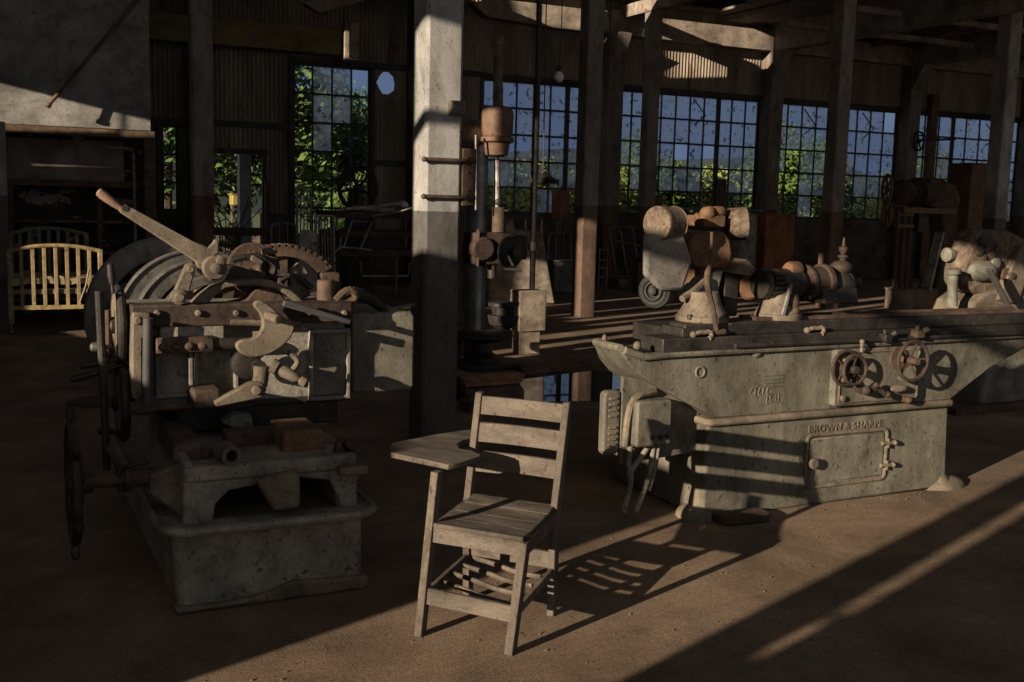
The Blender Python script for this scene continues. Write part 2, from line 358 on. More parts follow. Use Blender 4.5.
# window wall: sill wall, corrugated sheets, openings
b = B()
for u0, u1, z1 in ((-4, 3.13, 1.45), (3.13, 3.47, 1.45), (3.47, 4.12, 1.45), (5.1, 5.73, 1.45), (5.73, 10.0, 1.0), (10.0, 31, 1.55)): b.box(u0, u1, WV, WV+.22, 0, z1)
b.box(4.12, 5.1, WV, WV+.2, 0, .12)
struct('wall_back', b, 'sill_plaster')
b = B()
for u0, u1, z0, z1 in ((-4, 3.13, 1.4, 6.45), (3.13, 3.47, 3.12, 6.45), (3.47, 4.12, 1.4, 6.45), (4.12, 5.1, 2.62, 6.45), (5.1, 5.73, 1.4, 6.45), (5.73, 7.38, 4.5, 6.45),
                       (7.38, 10.0, .95, 3.9), (8.15, 10.0, 3.9, 4.62), (7.38, 10.0, 4.62, 6.45), (10.0, 31, 4.5, 6.45)): b.corr(u0, u1, z0, z1, WV+.03)
hole = [(7.72+(.19+.03*math.sin(3*k))*math.cos(k*PI/5), 4.22+.24*math.sin(k*PI/5)) for k in range(10)]
b.sheet([(7.38, 3.88), (8.16, 3.88), (8.16, 4.64), (7.38, 4.64)], [hole], WV+.02, WV+.025, 'v')
o = struct('wall_back_cladding', b, 'corrugated')
# girts and frames on the cladding
b = B()
for u0, u1, z in ((2.2, 4.12, 3.2), (4.12, 5.73, 3.2), (7.38, 8.5, 2.55), (4.05, 5.2, 2.66), (5.65, 10, 4.55), (10.0, 30, 4.53)): b.box(u0, u1, WV-.07, WV+.0, z-.05, z+.06)
for u, z0, z1 in ((4.08, 0, 2.6), (5.13, 0, 2.6), (3.10, 1.4, 3.2), (3.5, 1.4, 3.2), (5.68, 0.9, 4.5), (7.42, .9, 4.5)): b.box(u-.04, u+.04, WV-.06, WV+.02, z0, z1)
struct('trim_1', b, 'dark_iron')
# wall-head beam and the lower ochre beam
b = B()
pts = [(9.55, 5.98), (9.9, 5.74), (11.6, 5.66), (31, 5.66), (31, 6.14), (9.9, 6.14)]
b.prism(pts, WV-.3, WV-.03)
struct('beam_head', b, 'beam_paint', bev=.01)
b = B(); b.box(-4, 6.9, WV-.42, WV-.05, 4.66, 5.16)
struct('beam_low', b, 'ochre_beam', bev=.01)
b = B(); b.box(6.62, 6.92, WV-.62, WV-.42, 4.55, 5.3); b.box(6.70, 6.84, WV-.72, WV-.6, 4.6, 5.28)
struct('beam_bracket', b, 'beam_paint', bev=.01)
# columns
def column(u, v, s=.27, z1=11.6, m='column_paint'):
    b = B(); h = s/2; c = .022
    b.prism([(u-h+c, v-h), (u+h-c, v-h), (u+h, v-h+c), (u+h, v+h-c), (u+h-c, v+h), (u-h+c, v+h), (u-h, v+h-c), (u-h, v-h+c)], -.02, z1, 'z')
    return struct('column', b, m, bev=.004)
column(2.985, 7.39, .285)
column(2.70, 15.2, .28, m='rusty_column')
column(8.66, 15.04, .29, m='rusty_column')
column(14.02, 15.3, .30, m='rusty_column')
column(18.33, 15.35, .33)
column(13.42, 20.6, .30, 6.3, 'rusty_column')
for u in (3.86, 8.4, 13.15, 17.82, 22.5, 27.2):         # wall piers with a haunch under the girders
    b = B(); b.box(u-.2, u+.2, WV-.36, WV+.1, -.02, 6.2)
    b.prism([(WV-.36, 5.0), (WV-.36, 5.66), (WV-.7, 5.66)], u-.17, u+.17, 'u')
    struct('pier', b, 'rusty_column', bev=.008)
for u in (23.4,):
    b = B(); b.box(u-.13, u+.13, WV-.2, WV-.05, -.02, 5.0); struct('pier', b, 'brown_paint')
# floor joists and girders of the upper storey
for u in (17.82, 22.5, 27.2):
    b = B(); b.box(u-.17, u+.17, 9, WV-.1, 5.66, 6.3); struct('girder', b, 'soffit', bev=.01)
for u in (8.4,):
    b = B(); b.box(u-.15, u+.15, 17.5, WV-.1, 5.75, 6.3); struct('girder', b, 'soffit', bev=.01)
b = B(); b.prism([(5.6, 5.45), (5.9, 5.3), (7.9, 6.0), (7.9, 6.3)], WV-1.3, WV-1.1); struct('brace', b, 'beam_paint', bev=.006)
for u in (13.3, 19.4, 20.95, 24.1, 25.6, 28.5):
    b = B(); b.box(u-.06, u+.06, 8.5, WV-.1, 6.02, 6.3); struct('joist', b, 'beam_paint', bev=.005)
b = B()
for v in (11.6, 13.0, 15.3, 17.6, 19.8): b.box(16.4, 31, v-.08, v+.08, 5.9, 6.02)
struct('purlin', b, 'soffit')
b = B(); b.box(16.4, 31, 8, WV+.4, 6.3, 6.42)
struct('ceiling', b, 'soffit')
b = B(); b.box(-4.1, 31.2, -1.3, 16.4, 11.6, 11.75)  # unseen high roof, added to keep sky light out of the hall
b.box(6.5, 31.2, 16.4, WV+.6, 11.6, 11.75)
struct('roof', b, 'soffit')
b = B(); b.box(10.5, 31.2, WV+.3, WV+.45, 6.45, 11.6); struct('wall_back_upper', b, 'corrugated_dark')  # added to hide the bright sky behind the roof opening
def at_roof(*pts, v=21.8):                              # where the light for a patch on the wall crosses the aisle roof
    r = []
    for x, y in pts:
        q = G(x, y, v); t = (q.z-6.4)/SG.z; r.append((q.x-SG.x*t, q.y-SG.y*t))
    return r
b = B(); b.sheet([(-4.1, 16.2), (16.3, 16.2), (16.3, WV+.4), (-4.1, WV+.4)], [[(8.2, 19.4), (15.9, 20.2), (15.9, 21.6), (8.2, 21.6)], at_roof((334, 30), (346, 31), (346, 60), (334, 59), v=21.35)], 6.42, 6.48, 'z')  # openings cut to let sun through to the far wall patches
struct('roof_aisle', b, 'corrugated')
b = B(); b.box(5.0, 31, 16.2, 16.35, 6.48, 11.6)  # unseen wall, added to hold back sky light above the aisle
struct('wall_sky_block', b, 'corrugated')
b = B(); b.box(31, 31.2, 0, WV, 0, 11.6)
struct('wall_right', b, 'plaster')
# unseen end wall; its openings are shaped to cast the sun patches
def bk(*pts, v=None): return [back(G(x, y, v)) for x, y in pts]
def bf(x, y): return back(GF(x, y))
vA = (bf(195, 682)[0]+bf(560, 550)[0])/2; vB = (bf(640, 682)[0]+bf(1024, 470)[0])/2
holes = []
holes.append([(vB, .02), (vA, .02), (vA, 2.10), (2.75, 2.10), (2.95, 2.02), (3.45, 2.12), (3.8, 2.3), (4.2, 2.36), (4.2, 2.95), (2.65, 2.97), (2.6, 3.33), (vB+.2, 3.36), (vB, 3.3)])
holes.append([(vB, 3.44), (2.9, 3.5), (3.8, 3.46), (3.75, 4.3), (2.6, 4.5), (vB, 4.3)])
# slit shaped to throw the thin floor streak, broken once
s0, s1, s2, s3 = bf(762, 656), bf(830, 620), bf(850, 611), bf(1024, 510)
holes.append([(s0[0]-.03, s0[1]), (s0[0]+.03, s0[1]), (s1[0]+.03, s1[1]), (s1[0]-.03, s1[1])])
holes.append([(s2[0]-.045, s2[1]), (s2[0]+.045, s2[1]), (s3[0]+.05, s3[1]+.3), (s3[0]-.05, s3[1]+.3)])
# two holes shaped to throw the sun bands on the near column
c1 = bk((350, 236), (400, 245), (475, 262), (475, 128), (350, 118), v=7.25); holes.append(c1)
c2 = bk((350, 98), (400, 103), (475, 116), (475, 30), (400, 8), (350, 0), v=7.25); holes.append(c2)
for a, c, z0, z1 in ((7.35, 7.52, 2.15, 5.2), (7.72, 7.98, 2.3, 5.0), (8.3, 8.7, 2.6, 5.3), (9.0, 9.14, 3.0, 4.9), (9.5, 9.72, 3.0, 4.2), (9.84, 10.1, 3.05, 4.6), (10.35, 10.45, 3.0, 5.4), (11.6, 12.0, 2.9, 3.9)):
    holes.append([(a, z0), (c, z0-.04), (c, z1), (a, z1+.05)])
holes.append([(12.15, 1.25), (12.95, 1.2), (12.95, 2.55), (12.15, 2.6)])
for a, c, z0, z1 in ((6.5, 6.72, 2.7, 5.0), (6.88, 7.12, 2.6, 4.9)): holes.append([(a, z0), (c, z0-.04), (c, z1), (a, z1+.05)])
holes.append(bk((-120, 50), (105, 108), (105, 128), (-120, 124), v=15.9))
holes.append(bk((109, 109), (150, 118), (150, 132), (109, 132), v=15.9))
holes.append(bk((655, 20), (777, 30), (777, 97), (742, 92), (700, 76), (655, 84), v=21.8))
holes.append(bk((797, 68), (826, 82), (826, 90), (799, 86), v=21.8))
holes.append(bk((478, 0), (604, 6), (604, 36), (530, 28), (476, 20), v=21.8))
holes.append(bk((543, 42), (592, 50), (592, 64), v=21.9))
b = B(); VS = 11.45
b.sheet([(-1.3, 0), (VS, 0), (VS, 7.2), (-1.3, 7.2)], [h for h in holes if max(p[0] for p in h) < VS], LW-.05, LW, 'u')
b.sheet([(VS, 0), (16.4, 0), (16.4, 11.6), (VS, 11.6)], [h for h in holes if min(p[0] for p in h) > VS], LW-.05, LW, 'u')
b.box(LW-.05, LW, -1.3, VS, 7.2, 11.6); b.box(LW-.05, LW, 16.4, WV+.2, 0, 6.4)
struct('wall_left', b, 'corrugated')
# ------------------------------------------------------------------ partition with a boarded hatch (left)
PV = 16.0
u1 = 2.15
b = B(); b.box(-4, u1, PV, PV+.16, 2.66, 6.6)
struct('wall_partition', b, 'plaster', bev=.006)
b = B()
b.box(-4, u1+.05, PV-.03, PV+.2, 2.55, 2.655); b.box(u1-.1, u1+.06, PV-.02, PV+.2, 0, 2.56)
b.box(-4, u1-.1, PV+.55, PV+.75, 1.86, 1.95)
struct('trim_2', b, 'dark_wood', bev=.006)
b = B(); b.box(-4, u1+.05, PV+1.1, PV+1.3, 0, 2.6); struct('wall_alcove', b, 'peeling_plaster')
b = B(); b.box(-4, u1-.3, PV+.6, PV+.68, 1.95, 2.52); struct('hatch_board', b, 'panel_plaster', bev=.006)
b = B()
for z in (.9, 1.35): b.box(-1.5, u1-.1, PV+.5, PV+1.1, z, z+.04)
for u in (.35, 1.5): b.box(u-.03, u+.03, PV+.5, PV+.56, 0, 1.9)
solo('shelf_unit', 'dark plank shelving inside the recess behind the yellow crib', 'shelf', b, 'dark_wood', .4, PV+.6, 0)
t = thing('wall_pipe', 'thin jointed pipe running down inside the right jamb of the dark recess', 'pipe', 1.95, PV+.3, 0)
b = B(); b.tube([(1.6, PV+.3, 2.42), (1.88, PV+.3, 2.42), (1.95, PV+.3, 2.36), (1.95, PV+.3, 0.02)], .022); obj('pipe', b, 'bed_metal', t)
b = B(); b.tube([(1.95, PV+.3, 2.1), (2.06, PV+.25, 2.1)], .016); b.tube([(1.95, PV+.3, 1.7), (2.06, PV+.25, 1.7)], .016); obj('bracket', b, 'dark_iron', t)
b = B(); q = G(1, 180, 15.6); b.box(q.x-.25, q.x+.07, 15.5, 15.7, 0, 2.66); struct('trim_3', b, 'column_paint', bev=.006)
# rod leaning across the partition
p, q = G(47, 107, PV-.28), G(141, -5, PV-.06); q2 = p+(q-p)*1.25
b = B(); b.tube([p, q2], .026, 10)
b.cyl(p, p+(q2-p)*.02, .034)
solo('brace_rod', 'long thin iron rod slanting across the plaster partition above the recess', 'rod', b, 'brown_paint', p.x, p.y, p.z)
# ------------------------------------------------------------------ windows
def window(n, u0, u1, z0, z1, cols, rows, missing, thick=(), m='bar_iron'):
    b = B(); t = .022; v0, v1 = WV+.02, WV+.06
    us = [u0+(u1-u0)*i/cols for i in range(cols+1)]; zs = [z0+(z1-z0)*i/rows for i in range(rows+1)]
    for i, u in enumerate(us):
        k = .05 if i in thick or i in (0, cols) else t*.75
        b.box(u-k, u+k, v0-(.03 if i in thick else 0), v1, z0, z1)
    for j, z in enumerate(zs): b.box(u0, u1, v0, v1, z-t*(1.6 if j in (0, rows) else 1), z+t*(1.6 if j in (0, rows) else 1))
    o = obj('window_%d' % n, b, m, None); o.rotation_euler = (0, 0, TH); o['kind'] = 'structure'
    b = B(); r = random.Random(n)
    for i in range(cols):
        for j in range(rows):
            if (i, rows-1-j) in missing: continue
            a = r.uniform(-.006, .006)
            b.b.faces.new([b.b.verts.new(p) for p in ((us[i], WV+.04, zs[j]), (us[i+1], WV+.04+a, zs[j]), (us[i+1], WV+.04-a, zs[j+1]), (us[i], WV+.04, zs[j+1]))])
    g = obj('panes', b, 'dirty_glass', o)
    return o
# (column, row from the top) of the panes that are gone
window(1, 5.73, 7.38, 1.0, 4.48, 4, 6, {(c, r) for c in range(4) for r in range(6)}-{(1, 0), (2, 0), (1, 1), (2, 1), (1, 2)})
window(2, 9.95, 12.95, 1.55, 4.47, 7, 5, {(0, 4), (1, 4), (2, 4), (3, 3), (5, 4)}, thick=(5,))
window(3, 13.42, 17.58, 1.58, 4.47, 10, 5, {(0, 3), (0, 4), (1, 4), (2, 3), (3, 4), (4, 4), (5, 4), (4, 2), (6, 2), (6, 3), (7, 3), (5, 4), (6, 4), (7, 4), (8, 4), (9, 4)}, thick=(7,))
window(4, 18.05, 22.25, 1.58, 4.47, 9, 5, {(0, 3), (1, 3), (0, 4), (1, 4), (1, 2), (3, 4), (4, 4), (5, 3), (5, 4), (6, 4), (7, 4), (8, 0), (8, 4)}, thick=(4,))
window(5, 22.78, 27.0, 1.58, 4.47, 8, 5, {(4, 3), (5, 3), (0, 4), (1, 4), (2, 4), (4, 4), (5, 4)}, thick=(3,))
window(6, 27.4, 30.9, 1.58, 4.47, 8, 5, {(2, 3), (5, 4)})
# opening stays on the top lights
for u, z in ((15.55, 4.3), (19.0, 4.25), (21.0, 4.25), (25.6, 4.25)):
    b = B(); b.tube([(u, WV-.02, z+.1), (u+.32, WV-.1, z-.3), (u+.05, WV-.02, z-.52)], .016, 6); struct('trim_4', b, 'bar_iron')
window(7, 3.14, 3.46, 1.47, 3.1, 1, 3, {(0, 0), (0, 1), (0, 2)})
# boards nailed low over broken panes
for u0, u1, z0, z1, lb in ((11.75, 12.2, 1.45, 2.1, 'dark red board standing at the window behind the wheeled stretcher'), (14.28, 14.75, 1.5, 2.05, 'dark board filling a broken pane left of the post by the window'), (16.35, 16.65, 1.5, 2.5, 'narrow dark board wedged in the bottom panes right of centre')):
    b = B(); b.box(u0, u1, WV-.04, WV-.005, z0, z1); b.box(u0-.01, u0+.03, WV-.07, WV-.03, z0, z1)
    solo('window_board', lb, 'board', b, 'red_brown_panel' if u0 < 12 else 'dark_wood', (u0+u1)/2, WV-.03, z0)
# ------------------------------------------------------------------ outdoors
b = B()
b.box(-60, 120, WV+.3, 160, -.12, -.02)
struct('ground', b, 'grass')
def ridge(v, h, seed):
    b = B(); A = []
    for i in range(90):
        u = -60+i*2.6; z = h*(.62+.38*noise.noise(Vector((u*.03, seed, 0)))+.10*noise.noise(Vector((u*.16, seed+3, 0))))
        A.append((u, z))
    b.prism([(A[0][0], -1)]+A+[(A[-1][0], -1)], v, v+25)
    struct('hills', b, 'hill_forest')
ridge(150, 15, 1.3); ridge(110, 9, 4.1)
def leafball(b, c, r, n, size, rr):
    for _ in range(n):
        while True:
            d = Vector((rr.uniform(-1, 1), rr.uniform(-1, 1), rr.uniform(-1, 1)))
            if .25 < d.length <= 1: break
        p = Vector(c)+Vector((d.x*r[0], d.y*r[1], d.z*r[2]))
        x = Vector((rr.uniform(-1, 1), rr.uniform(-1, 1), rr.uniform(-1, 1))).normalized(); y = x.orthogonal().normalized(); s = size*rr.uniform(.6, 1.4)
        b.b.faces.new([b.b.verts.new(q) for q in (p-x*s, p+y*s*.5, p+x*s, p-y*s*.5)])
def make_tree(label, leaf, h, rad, seed, u, v, shrub=False):
    rr = random.Random(seed)
    t = thing('shrub' if shrub else 'tree', label, 'bush' if shrub else 'tree', u, v, -.03, 'greenery seen through the windows')
    b = B()
    if shrub:
        for k in range(4): b.tube([(u, v, -.05), (u+rr.uniform(-.3, .3), v+rr.uniform(-.3, .3), h*.6)], [.03, .012], 5)
    else:
        b.tube([(u, v, -.1), (u+.1, v, h*.35), (u-.1, v+.1, h*.75)], [.16, .12, .05], 7)
        for k in range(5):
            a = rr.uniform(0, 6.3); b.tube([(u, v, h*(.3+.07*k)), (u+rad*.6*math.cos(a), v+rad*.6*math.sin(a), h*(.5+.08*k))], [.06, .02], 5)
    obj('trunk', b, 'bark', t)
    b = B()
    for k in range(9 if not shrub else 6):
        a = rr.uniform(0, 6.3); q = rr.uniform(.1, .7)*rad
        leafball(b, (u+q*math.cos(a), v+q*math.sin(a), h*rr.uniform(.25 if shrub else .38, .88)), (rad*.55, rad*.55, h*.2), 420 if not shrub else 260, .13 if not shrub else .09, rr)
    obj('foliage', b, leaf, t)
    return t
P1 = make_tree('tall dark leafy tree outside, left of the tall window with missing panes', 'leaf_dark', 7.5, 2.4, 3, 4.2, 29)
P2 = make_tree('bright green tree filling the tall window at the left', 'leaf_green', 6.0, 2.0, 5, 7.4, 30)
P3 = make_tree('yellow-green bush under the window beside the drill press', 'leaf_yellow', 2.9, 1.7, 8, 12.3, 26.5, True)
def plant(src, u, v, s, rz, label):
    c = copy_tree(src); c.location = GRID.wld((u, v, -.03)); c.scale = (s, s, s); c.rotation_euler = (0, 0, TH+rz); c['label'] = label; return c
plant(P3, 15.2, 27, .85, 1, 'yellow-green bush behind the narrow window left of the post')
plant(P3, 17.6, 27.5, .95, 2, 'low yellow-green bush behind the window left of the grinding wheels')
plant(P3, 20.0, 27.0, .9, 3, 'yellow-green bush behind the middle of the widest window')
plant(P2, 20.6, 31, .68, 4, 'rounded green tree breaking the hill line in the widest window')
plant(P3, 22.8, 28, .9, 4.4, 'bush behind the right half of the widest window')
plant(P2, 25.2, 30, .75, 5, 'green tree behind the window left of the tall pale column')
plant(P1, 29.0, 32, .62, 1.5, 'dark tree behind the window right of the tall column')
plant(P3, 27.5, 27, .9, .4, 'bush behind the sill right of the tall column')
plant(P3, 31.5, 28, .95, 2.2, 'bush behind the window above the belt machine')
plant(P2, 36, 33, .8, 2.9, 'green tree behind the far right window')
plant(P1, 1.6, 33, .9, 2.6, 'dark tree seen through the narrow slit beside the partition')
plant(P2, 6.2, 34, 1.1, .9, 'tree standing behind the pale outdoor post')
plant(P2, 5.2, 25.2, .22, .2, 'low bush behind the rail in the doorway')
plant(P2, 8.7, 27.5, .4, 1.2, 'bush at the foot of the tall left window')
plant(P1, 12.2, 38, .8, .5, 'dark tree far behind the drill press window')
rp = random.Random(21)
for k, (u, v, sc_, lb) in enumerate(((11.2, 29, 1.25, 'broad bush behind the window beside the drill press'), (13.6, 30, 1.2, 'broad bush behind the rusty middle column'), (16.4, 31, 1.25, 'tall bush standing behind the post at the widest window'),
        (18.8, 31.5, 1.3, 'tall bush in the clear pane at the middle of the widest window'), (21.6, 32, 1.2, 'tall bush behind the right part of the widest window'), (24.2, 33, 1.3, 'tall bush behind the window left of the tall pale column'), (30, 34, 1.25, 'tall bush behind the valve wheel window'), (33.6, 33, 1.3, 'tall bush at the far right behind the belt machine'), (9.4, 31, 1.3, 'tall bush beyond the tall left window'), (3.2, 30, 1.0, 'bush behind the narrow left opening'))):
    plant(P3 if 12 < u else P2, u, v, sc_ if 12 < u else sc_*.6, k*.9, lb)
q = G(244, 150, 24.2)
t = thing('outdoor_post', 'pale grey square post standing outside the left doorway', 'post', q.x, 24.2, -.03)
b = B(); b.box(q.x-.13, q.x+.13, 24.07, 24.33, -.05, 4.6); obj('shaft', b, 'outdoor_post', t, .01)
b = B(); b.box(q.x-.2, q.x+.2, 24.0, 24.4, -.05, .15); obj('base', b, 'concrete', t, .01)
q = G(235, 200, 26.5)
t = thing('yellow_bin', 'small yellow box on legs seen outside beside the pale post', 'bin', q.x, 26.5, -.03)
b = B(); b.box(q.x-.10, q.x+.12, 26.3, 26.7, q.z-.12, q.z+.12); obj('body', b, 'yellow_paint', t, .02)
b = B(); b.box(q.x-.12, q.x+.14, 26.27, 26.73, q.z+.12, q.z+.15); obj('lid', b, 'yellow_paint', t, .02)
for du in (-.07, .09): b = B(); b.box(q.x+du-.02, q.x+du+.02, 26.4, 26.6, -.05, q.z-.12); obj('leg', b, 'bark', t)
# barrier across the doorway
t = thing('door_barrier', 'dark rail barrier across the open doorway in the left part of the far wall', 'barrier', 4.6, 21.8, 0)
for z in (.78, 1.0): b = B(); b.box(4.0, 5.3, 21.78, 21.83, z, z+(.16 if z > .9 else .06)); obj('rail', b, 'dark_wood', t, .004)
for u in (4.55, 5.15): b = B(); b.box(u-.05, u+.05, 21.78, 21.86, 0, 1.1 if u < 5 else 2.1); obj('post', b, 'dark_wood', t, .004)
b = B()
for k in range(14):
    r = random.Random(k); u = 4.15+r.random()*.8
    b.tube([(u, 22.6+r.random()*.5, -.02), (u+r.uniform(-.3, .3), 22.6, .9+r.random()*.5), (u+r.uniform(-.6, .6), 22.5, 1.3+r.random()*.5)], .012, 5, 1)
solo('bare_thicket', 'tangle of bare twigs outside the left doorway behind the rail', 'twigs', b, 'bark', 4.6, 22.7, 0, kind='stuff')
# puddle
b = B(); c = GF(560, 386)
out = []
r = random.Random(4)
for k in range(40):
    a = 2*PI*k/40; out.append((c.x+(1.45+.22*noise.noise(Vector((math.cos(a)*2, math.sin(a)*2, 1))))*math.cos(a), c.y+(.85+.25*noise.noise(Vector((math.cos(a)*2, math.sin(a)*2, 5))))*math.sin(a)))
b.prism(out, -.02, .004, 'z')
solo('puddle', 'shallow puddle reflecting the blue window between the chair and the drill press', 'puddle', b, 'still_water', c.x, c.y, 0, kind='stuff')
# ================================================================== TABLET-ARM CHAIR
fl, fr, br = Vector((-.363, 4.288, 0)), Vector((.024, 4.122, 0)), Vector((.221, 4.558, 0))
mid = (fl+br)/2
CH = Frame(mid.x, mid.y, math.atan2(fr.y-fl.y, fr.x-fl.x))
t = thing('school_chair', 'weathered wooden school chair with a writing tablet arm standing in the sunlit strip', 'chair', 0, 0, 0, frame=CH); ORG[t.name] = Vector((0, 0, 0))
W, D = .205, .235
cl = CH.loc
flb = Vector((-W, -D, 0)); frb = Vector((W, -D, 0))
tabz = .70
a = CH.v(437, 468, -D+.03)                    # top of the long front leg under the tablet
flt = Vector((a.x, -D+.03, tabz)); 
s = .48/tabz; kfl = flb.lerp(flt, s)
b = B(); b.bar(flb, flt, .034, .05, (0, 1, 0)); obj('leg', b, 'old_wood', t, .004)
a = CH.v(525, 545, -D+.02); frt = Vector((a.x, -D+.02, .465))
b = B(); b.bar(frb, frt, .036, .05, (0, 1, 0)); obj('leg', b, 'old_wood', t, .004)
lean = .15
def post(sx, px):
    top = CH.v(px[0], px[1], D+lean)
    x0 = sx*W
    b = B(); k = Vector((x0+(top.x-x0)*.45, D+.01, .44))
    pr = []
    base, tp = Vector((x0, D-.01, 0)), Vector((top.x, D+lean, top.z))
    for P, dd in ((base, .024), (k, .03), (tp, .018)): pr.append((P, dd))
    sec = [[(P.x-.016, P.y-dd, P.z), (P.x+.016, P.y-dd, P.z), (P.x+.016, P.y+dd, P.z), (P.x-.016, P.y+dd, P.z)] for P, dd in pr]
    vs = [[b.b.verts.new(q) for q in r] for r in sec]
    for A, E in zip(vs, vs[1:]):
        for i in range(4): b.b.faces.new((A[i], A[(i+1) % 4], E[(i+1) % 4], E[i]))
    b.b.faces.new(vs[0][::-1]); b.b.faces.new(vs[-1])
    obj('back_post', b, 'old_wood', t, .004)
    def at(z): 
        return k.lerp(tp, (z-k.z)/(tp.z-k.z)) if z > k.z else base.lerp(k, z/k.z)
    return at
PR = post(1, (567.5, 402)); PL = post(-1, (480, 392))
def slat(name, z0, z1, thick, shape=None, inset=.0):
    b = B(); n = 10; top = []; bot = []
    for i in range(n+1):
        f = i/n
        P0 = PL(z0).lerp(PR(z0), f); P1 = PL(z1).lerp(PR(z1), f)
        bow = .012*math.sin(PI*f)
        lo = shape(f) if shape else 0
        bot.append(P0+Vector((0, bow, lo))); top.append(P1+Vector((0, bow, 0)))
    A = [b.b.verts.new(p+Vector((0, -thick/2, 0))) for p in bot+top[::-1]]; E = [b.b.verts.new(p+Vector((0, thick/2, 0))) for p in bot+top[::-1]]
    m = len(A)
    for i in range(n):
        for S, fl_ in ((A, 0), (E, 1)):
            q = (S[i], S[i+1], S[m-2-i], S[m-1-i]); b.b.faces.new(q if not fl_ else q[::-1])
    for i in range(m): b.b.faces.new((A[i], E[i], E[(i+1) % m], A[(i+1) % m]))
    return obj(name, b, 'old_wood_long', t, .003)
slat('back_slat', .835, .915, .02)
slat('back_slat', .715, .80, .02)
slat('back_slat', .585, .675, .02, lambda f: .035*(1 if .3 < f < .34 else 0)+(.012 if f > .34 else 0))
# seat boards and aprons
for k in range(4):
    y0 = -D-.004+k*.124; y1 = y0+.121
    xl = lambda y: kfl.x+.02+(PL(.44).x-kfl.x)*(y+D)/(2*D); xr = lambda y: frt.x-.0+(PR(.44).x-frt.x)*(y+D)/(2*D)
    zz = lambda y: .490-.012*math.sin(PI*min(1, max(0, (y+D)/(2*D))))
    b = B(); b.hexa([(xl(y0), y0, zz(y0)-.018), (xr(y0), y0, zz(y0)-.018), (xr(y1), y1, zz(y1)-.018), (xl(y1), y1, zz(y1)-.018), (xl(y0), y0, zz(y0)), (xr(y0), y0, zz(y0)), (xr(y1), y1, zz(y1)), (xl(y1), y1, zz(y1))])
    obj('seat_board', b, 'old_wood_long', t, .003)
b = B(); b.bar((kfl.x, -D+.016, .437), (frt.x, -D+.016, .437), .022, .064); obj('seat_rail', b, 'old_wood_long', t, .003)
for P, x in ((PL, kfl.x), (PR, frt.x)):
    b = B(); b.bar((x, -D+.03, .437), (P(.43).x, D, .437), .02, .06); obj('seat_rail', b, 'old_wood', t, .003)
b = B(); b.bar((PL(.43).x, D, .437), (PR(.43).x, D, .437), .02, .06); obj('seat_rail', b, 'old_wood_long', t, .003)
# low stretchers and the book rack
q = flb.lerp(flt, .175/.7); r_ = frb.lerp(frt, .175/.465)
b = B(); b.bar((q.x, -D+.005, .175), (r_.x, -D+.005, .165), .02, .07); obj('stretcher', b, 'old_wood_long', t, .003)
for P, x in ((PL, q.x), (PR, r_.x)):
    b = B(); b.bar((x, -D, .17), (P(.2).x, D, .2), .02, .035); obj('stretcher', b, 'old_wood', t, .003)
b = B(); b.bar((PL(.25).x, D, .245), (PR(.25).x, D, .245), .02, .075); obj('stretcher', b, 'old_wood_long', t, .003)
for k in range(4):
    y = -.12+k*.1; zb_ = .172+.03*(y+D)/(2*D)
    b = B(); b.tube([(-W+.02, y+.05, zb_), (-.05, y+.02, zb_-.004), (.06, y-.03, zb_-.004), (W-.02, y-.045, zb_)], .011, 6, 1); obj('rack_bar', b, 'old_wood', t, .0)
# tablet
pt = [CH.z(x, y, tabz+.01) for x, y in ((389, 449), (392, 443), (436, 434.5), (474, 429), (479, 434), (476, 438), (464, 440), (457, 444), (460, 449), (472, 451), (481, 455), (480, 457), (455, 464), (448, 465), (391, 453))]
b = B(); b.prism([(p.x, p.y) for p in pt], tabz-.012, tabz+.012, 'z'); obj('writing_tablet', b, 'old_wood_long', t, .004)
q = PL(.66); b = B(); b.bar((q.x-.02, q.y-.01, tabz-.03), (pt[10].x-.05, pt[10].y+.02, tabz-.03), .03, .035); obj('tablet_bracket', b, 'old_wood', t, .003)
b = B(); b.cyl((PR(.04).x+.0, D-.036, .045), (PR(.04).x, D-.03, .045), .012); obj('foot_plate', b, 'worn_steel', t)
# ================================================================== GRINDING MACHINE (right)
FV = 4.95
t = thing('grinding_machine', 'long grey-green grinding machine with raised BROWN & SHARPE lettering above its door', 'machine', 4.5, FV+.3, 0)
def P2(v, *pts): return uz(v, *pts)
ribz = G(948, 403, FV).y*0+.572
bl, brr = G(706, 470, FV).x, G(944, 470, FV).x
b = B()
d0, d1 = FV, FV+1.0
b.taper((bl-.02, brr+.02, d0-.01, d1, 0), (bl, brr, d0, d1, ribz))
obj('base', b, 'green_grey_paint', t, .02)
b = B(); zc = ribz
b.prism(rrect(bl-.035, brr+.03, d0-.035, d1+.03, .05), zc-.022, zc+.022, 'z'); obj('base_moulding', b, 'tan_paint', t, .016)
# splayed feet
for x, sx in ((brr, 1), (bl, -1)):
    k = 1 if sx > 0 else .55
    b = B(); b.ball((x+.03*sx*k, d0+.06, .0), (.20*k, .13, .075), 20, 12); b.tube([(x-.005*sx, d0+.06, .0), (x-.02*sx, d0+.075, .12), (x-.035*sx, d0+.09, .24)], [.10*k+.02, .06, .03], 14, 1)
    for v in b.b.verts: v.co.z = max(v.co.z, 0)
    b.rough_up(.006, 9); obj('foot', b, 'tan_paint', t)
b = B(); b.prism(rrect(bl+.02, bl+.36, d0-.2, d0-.02, .06), 0, .05, 'z'); b.rough_up(.012, 10, 2); obj('foot', b, 'rusty_iron', t, .01)
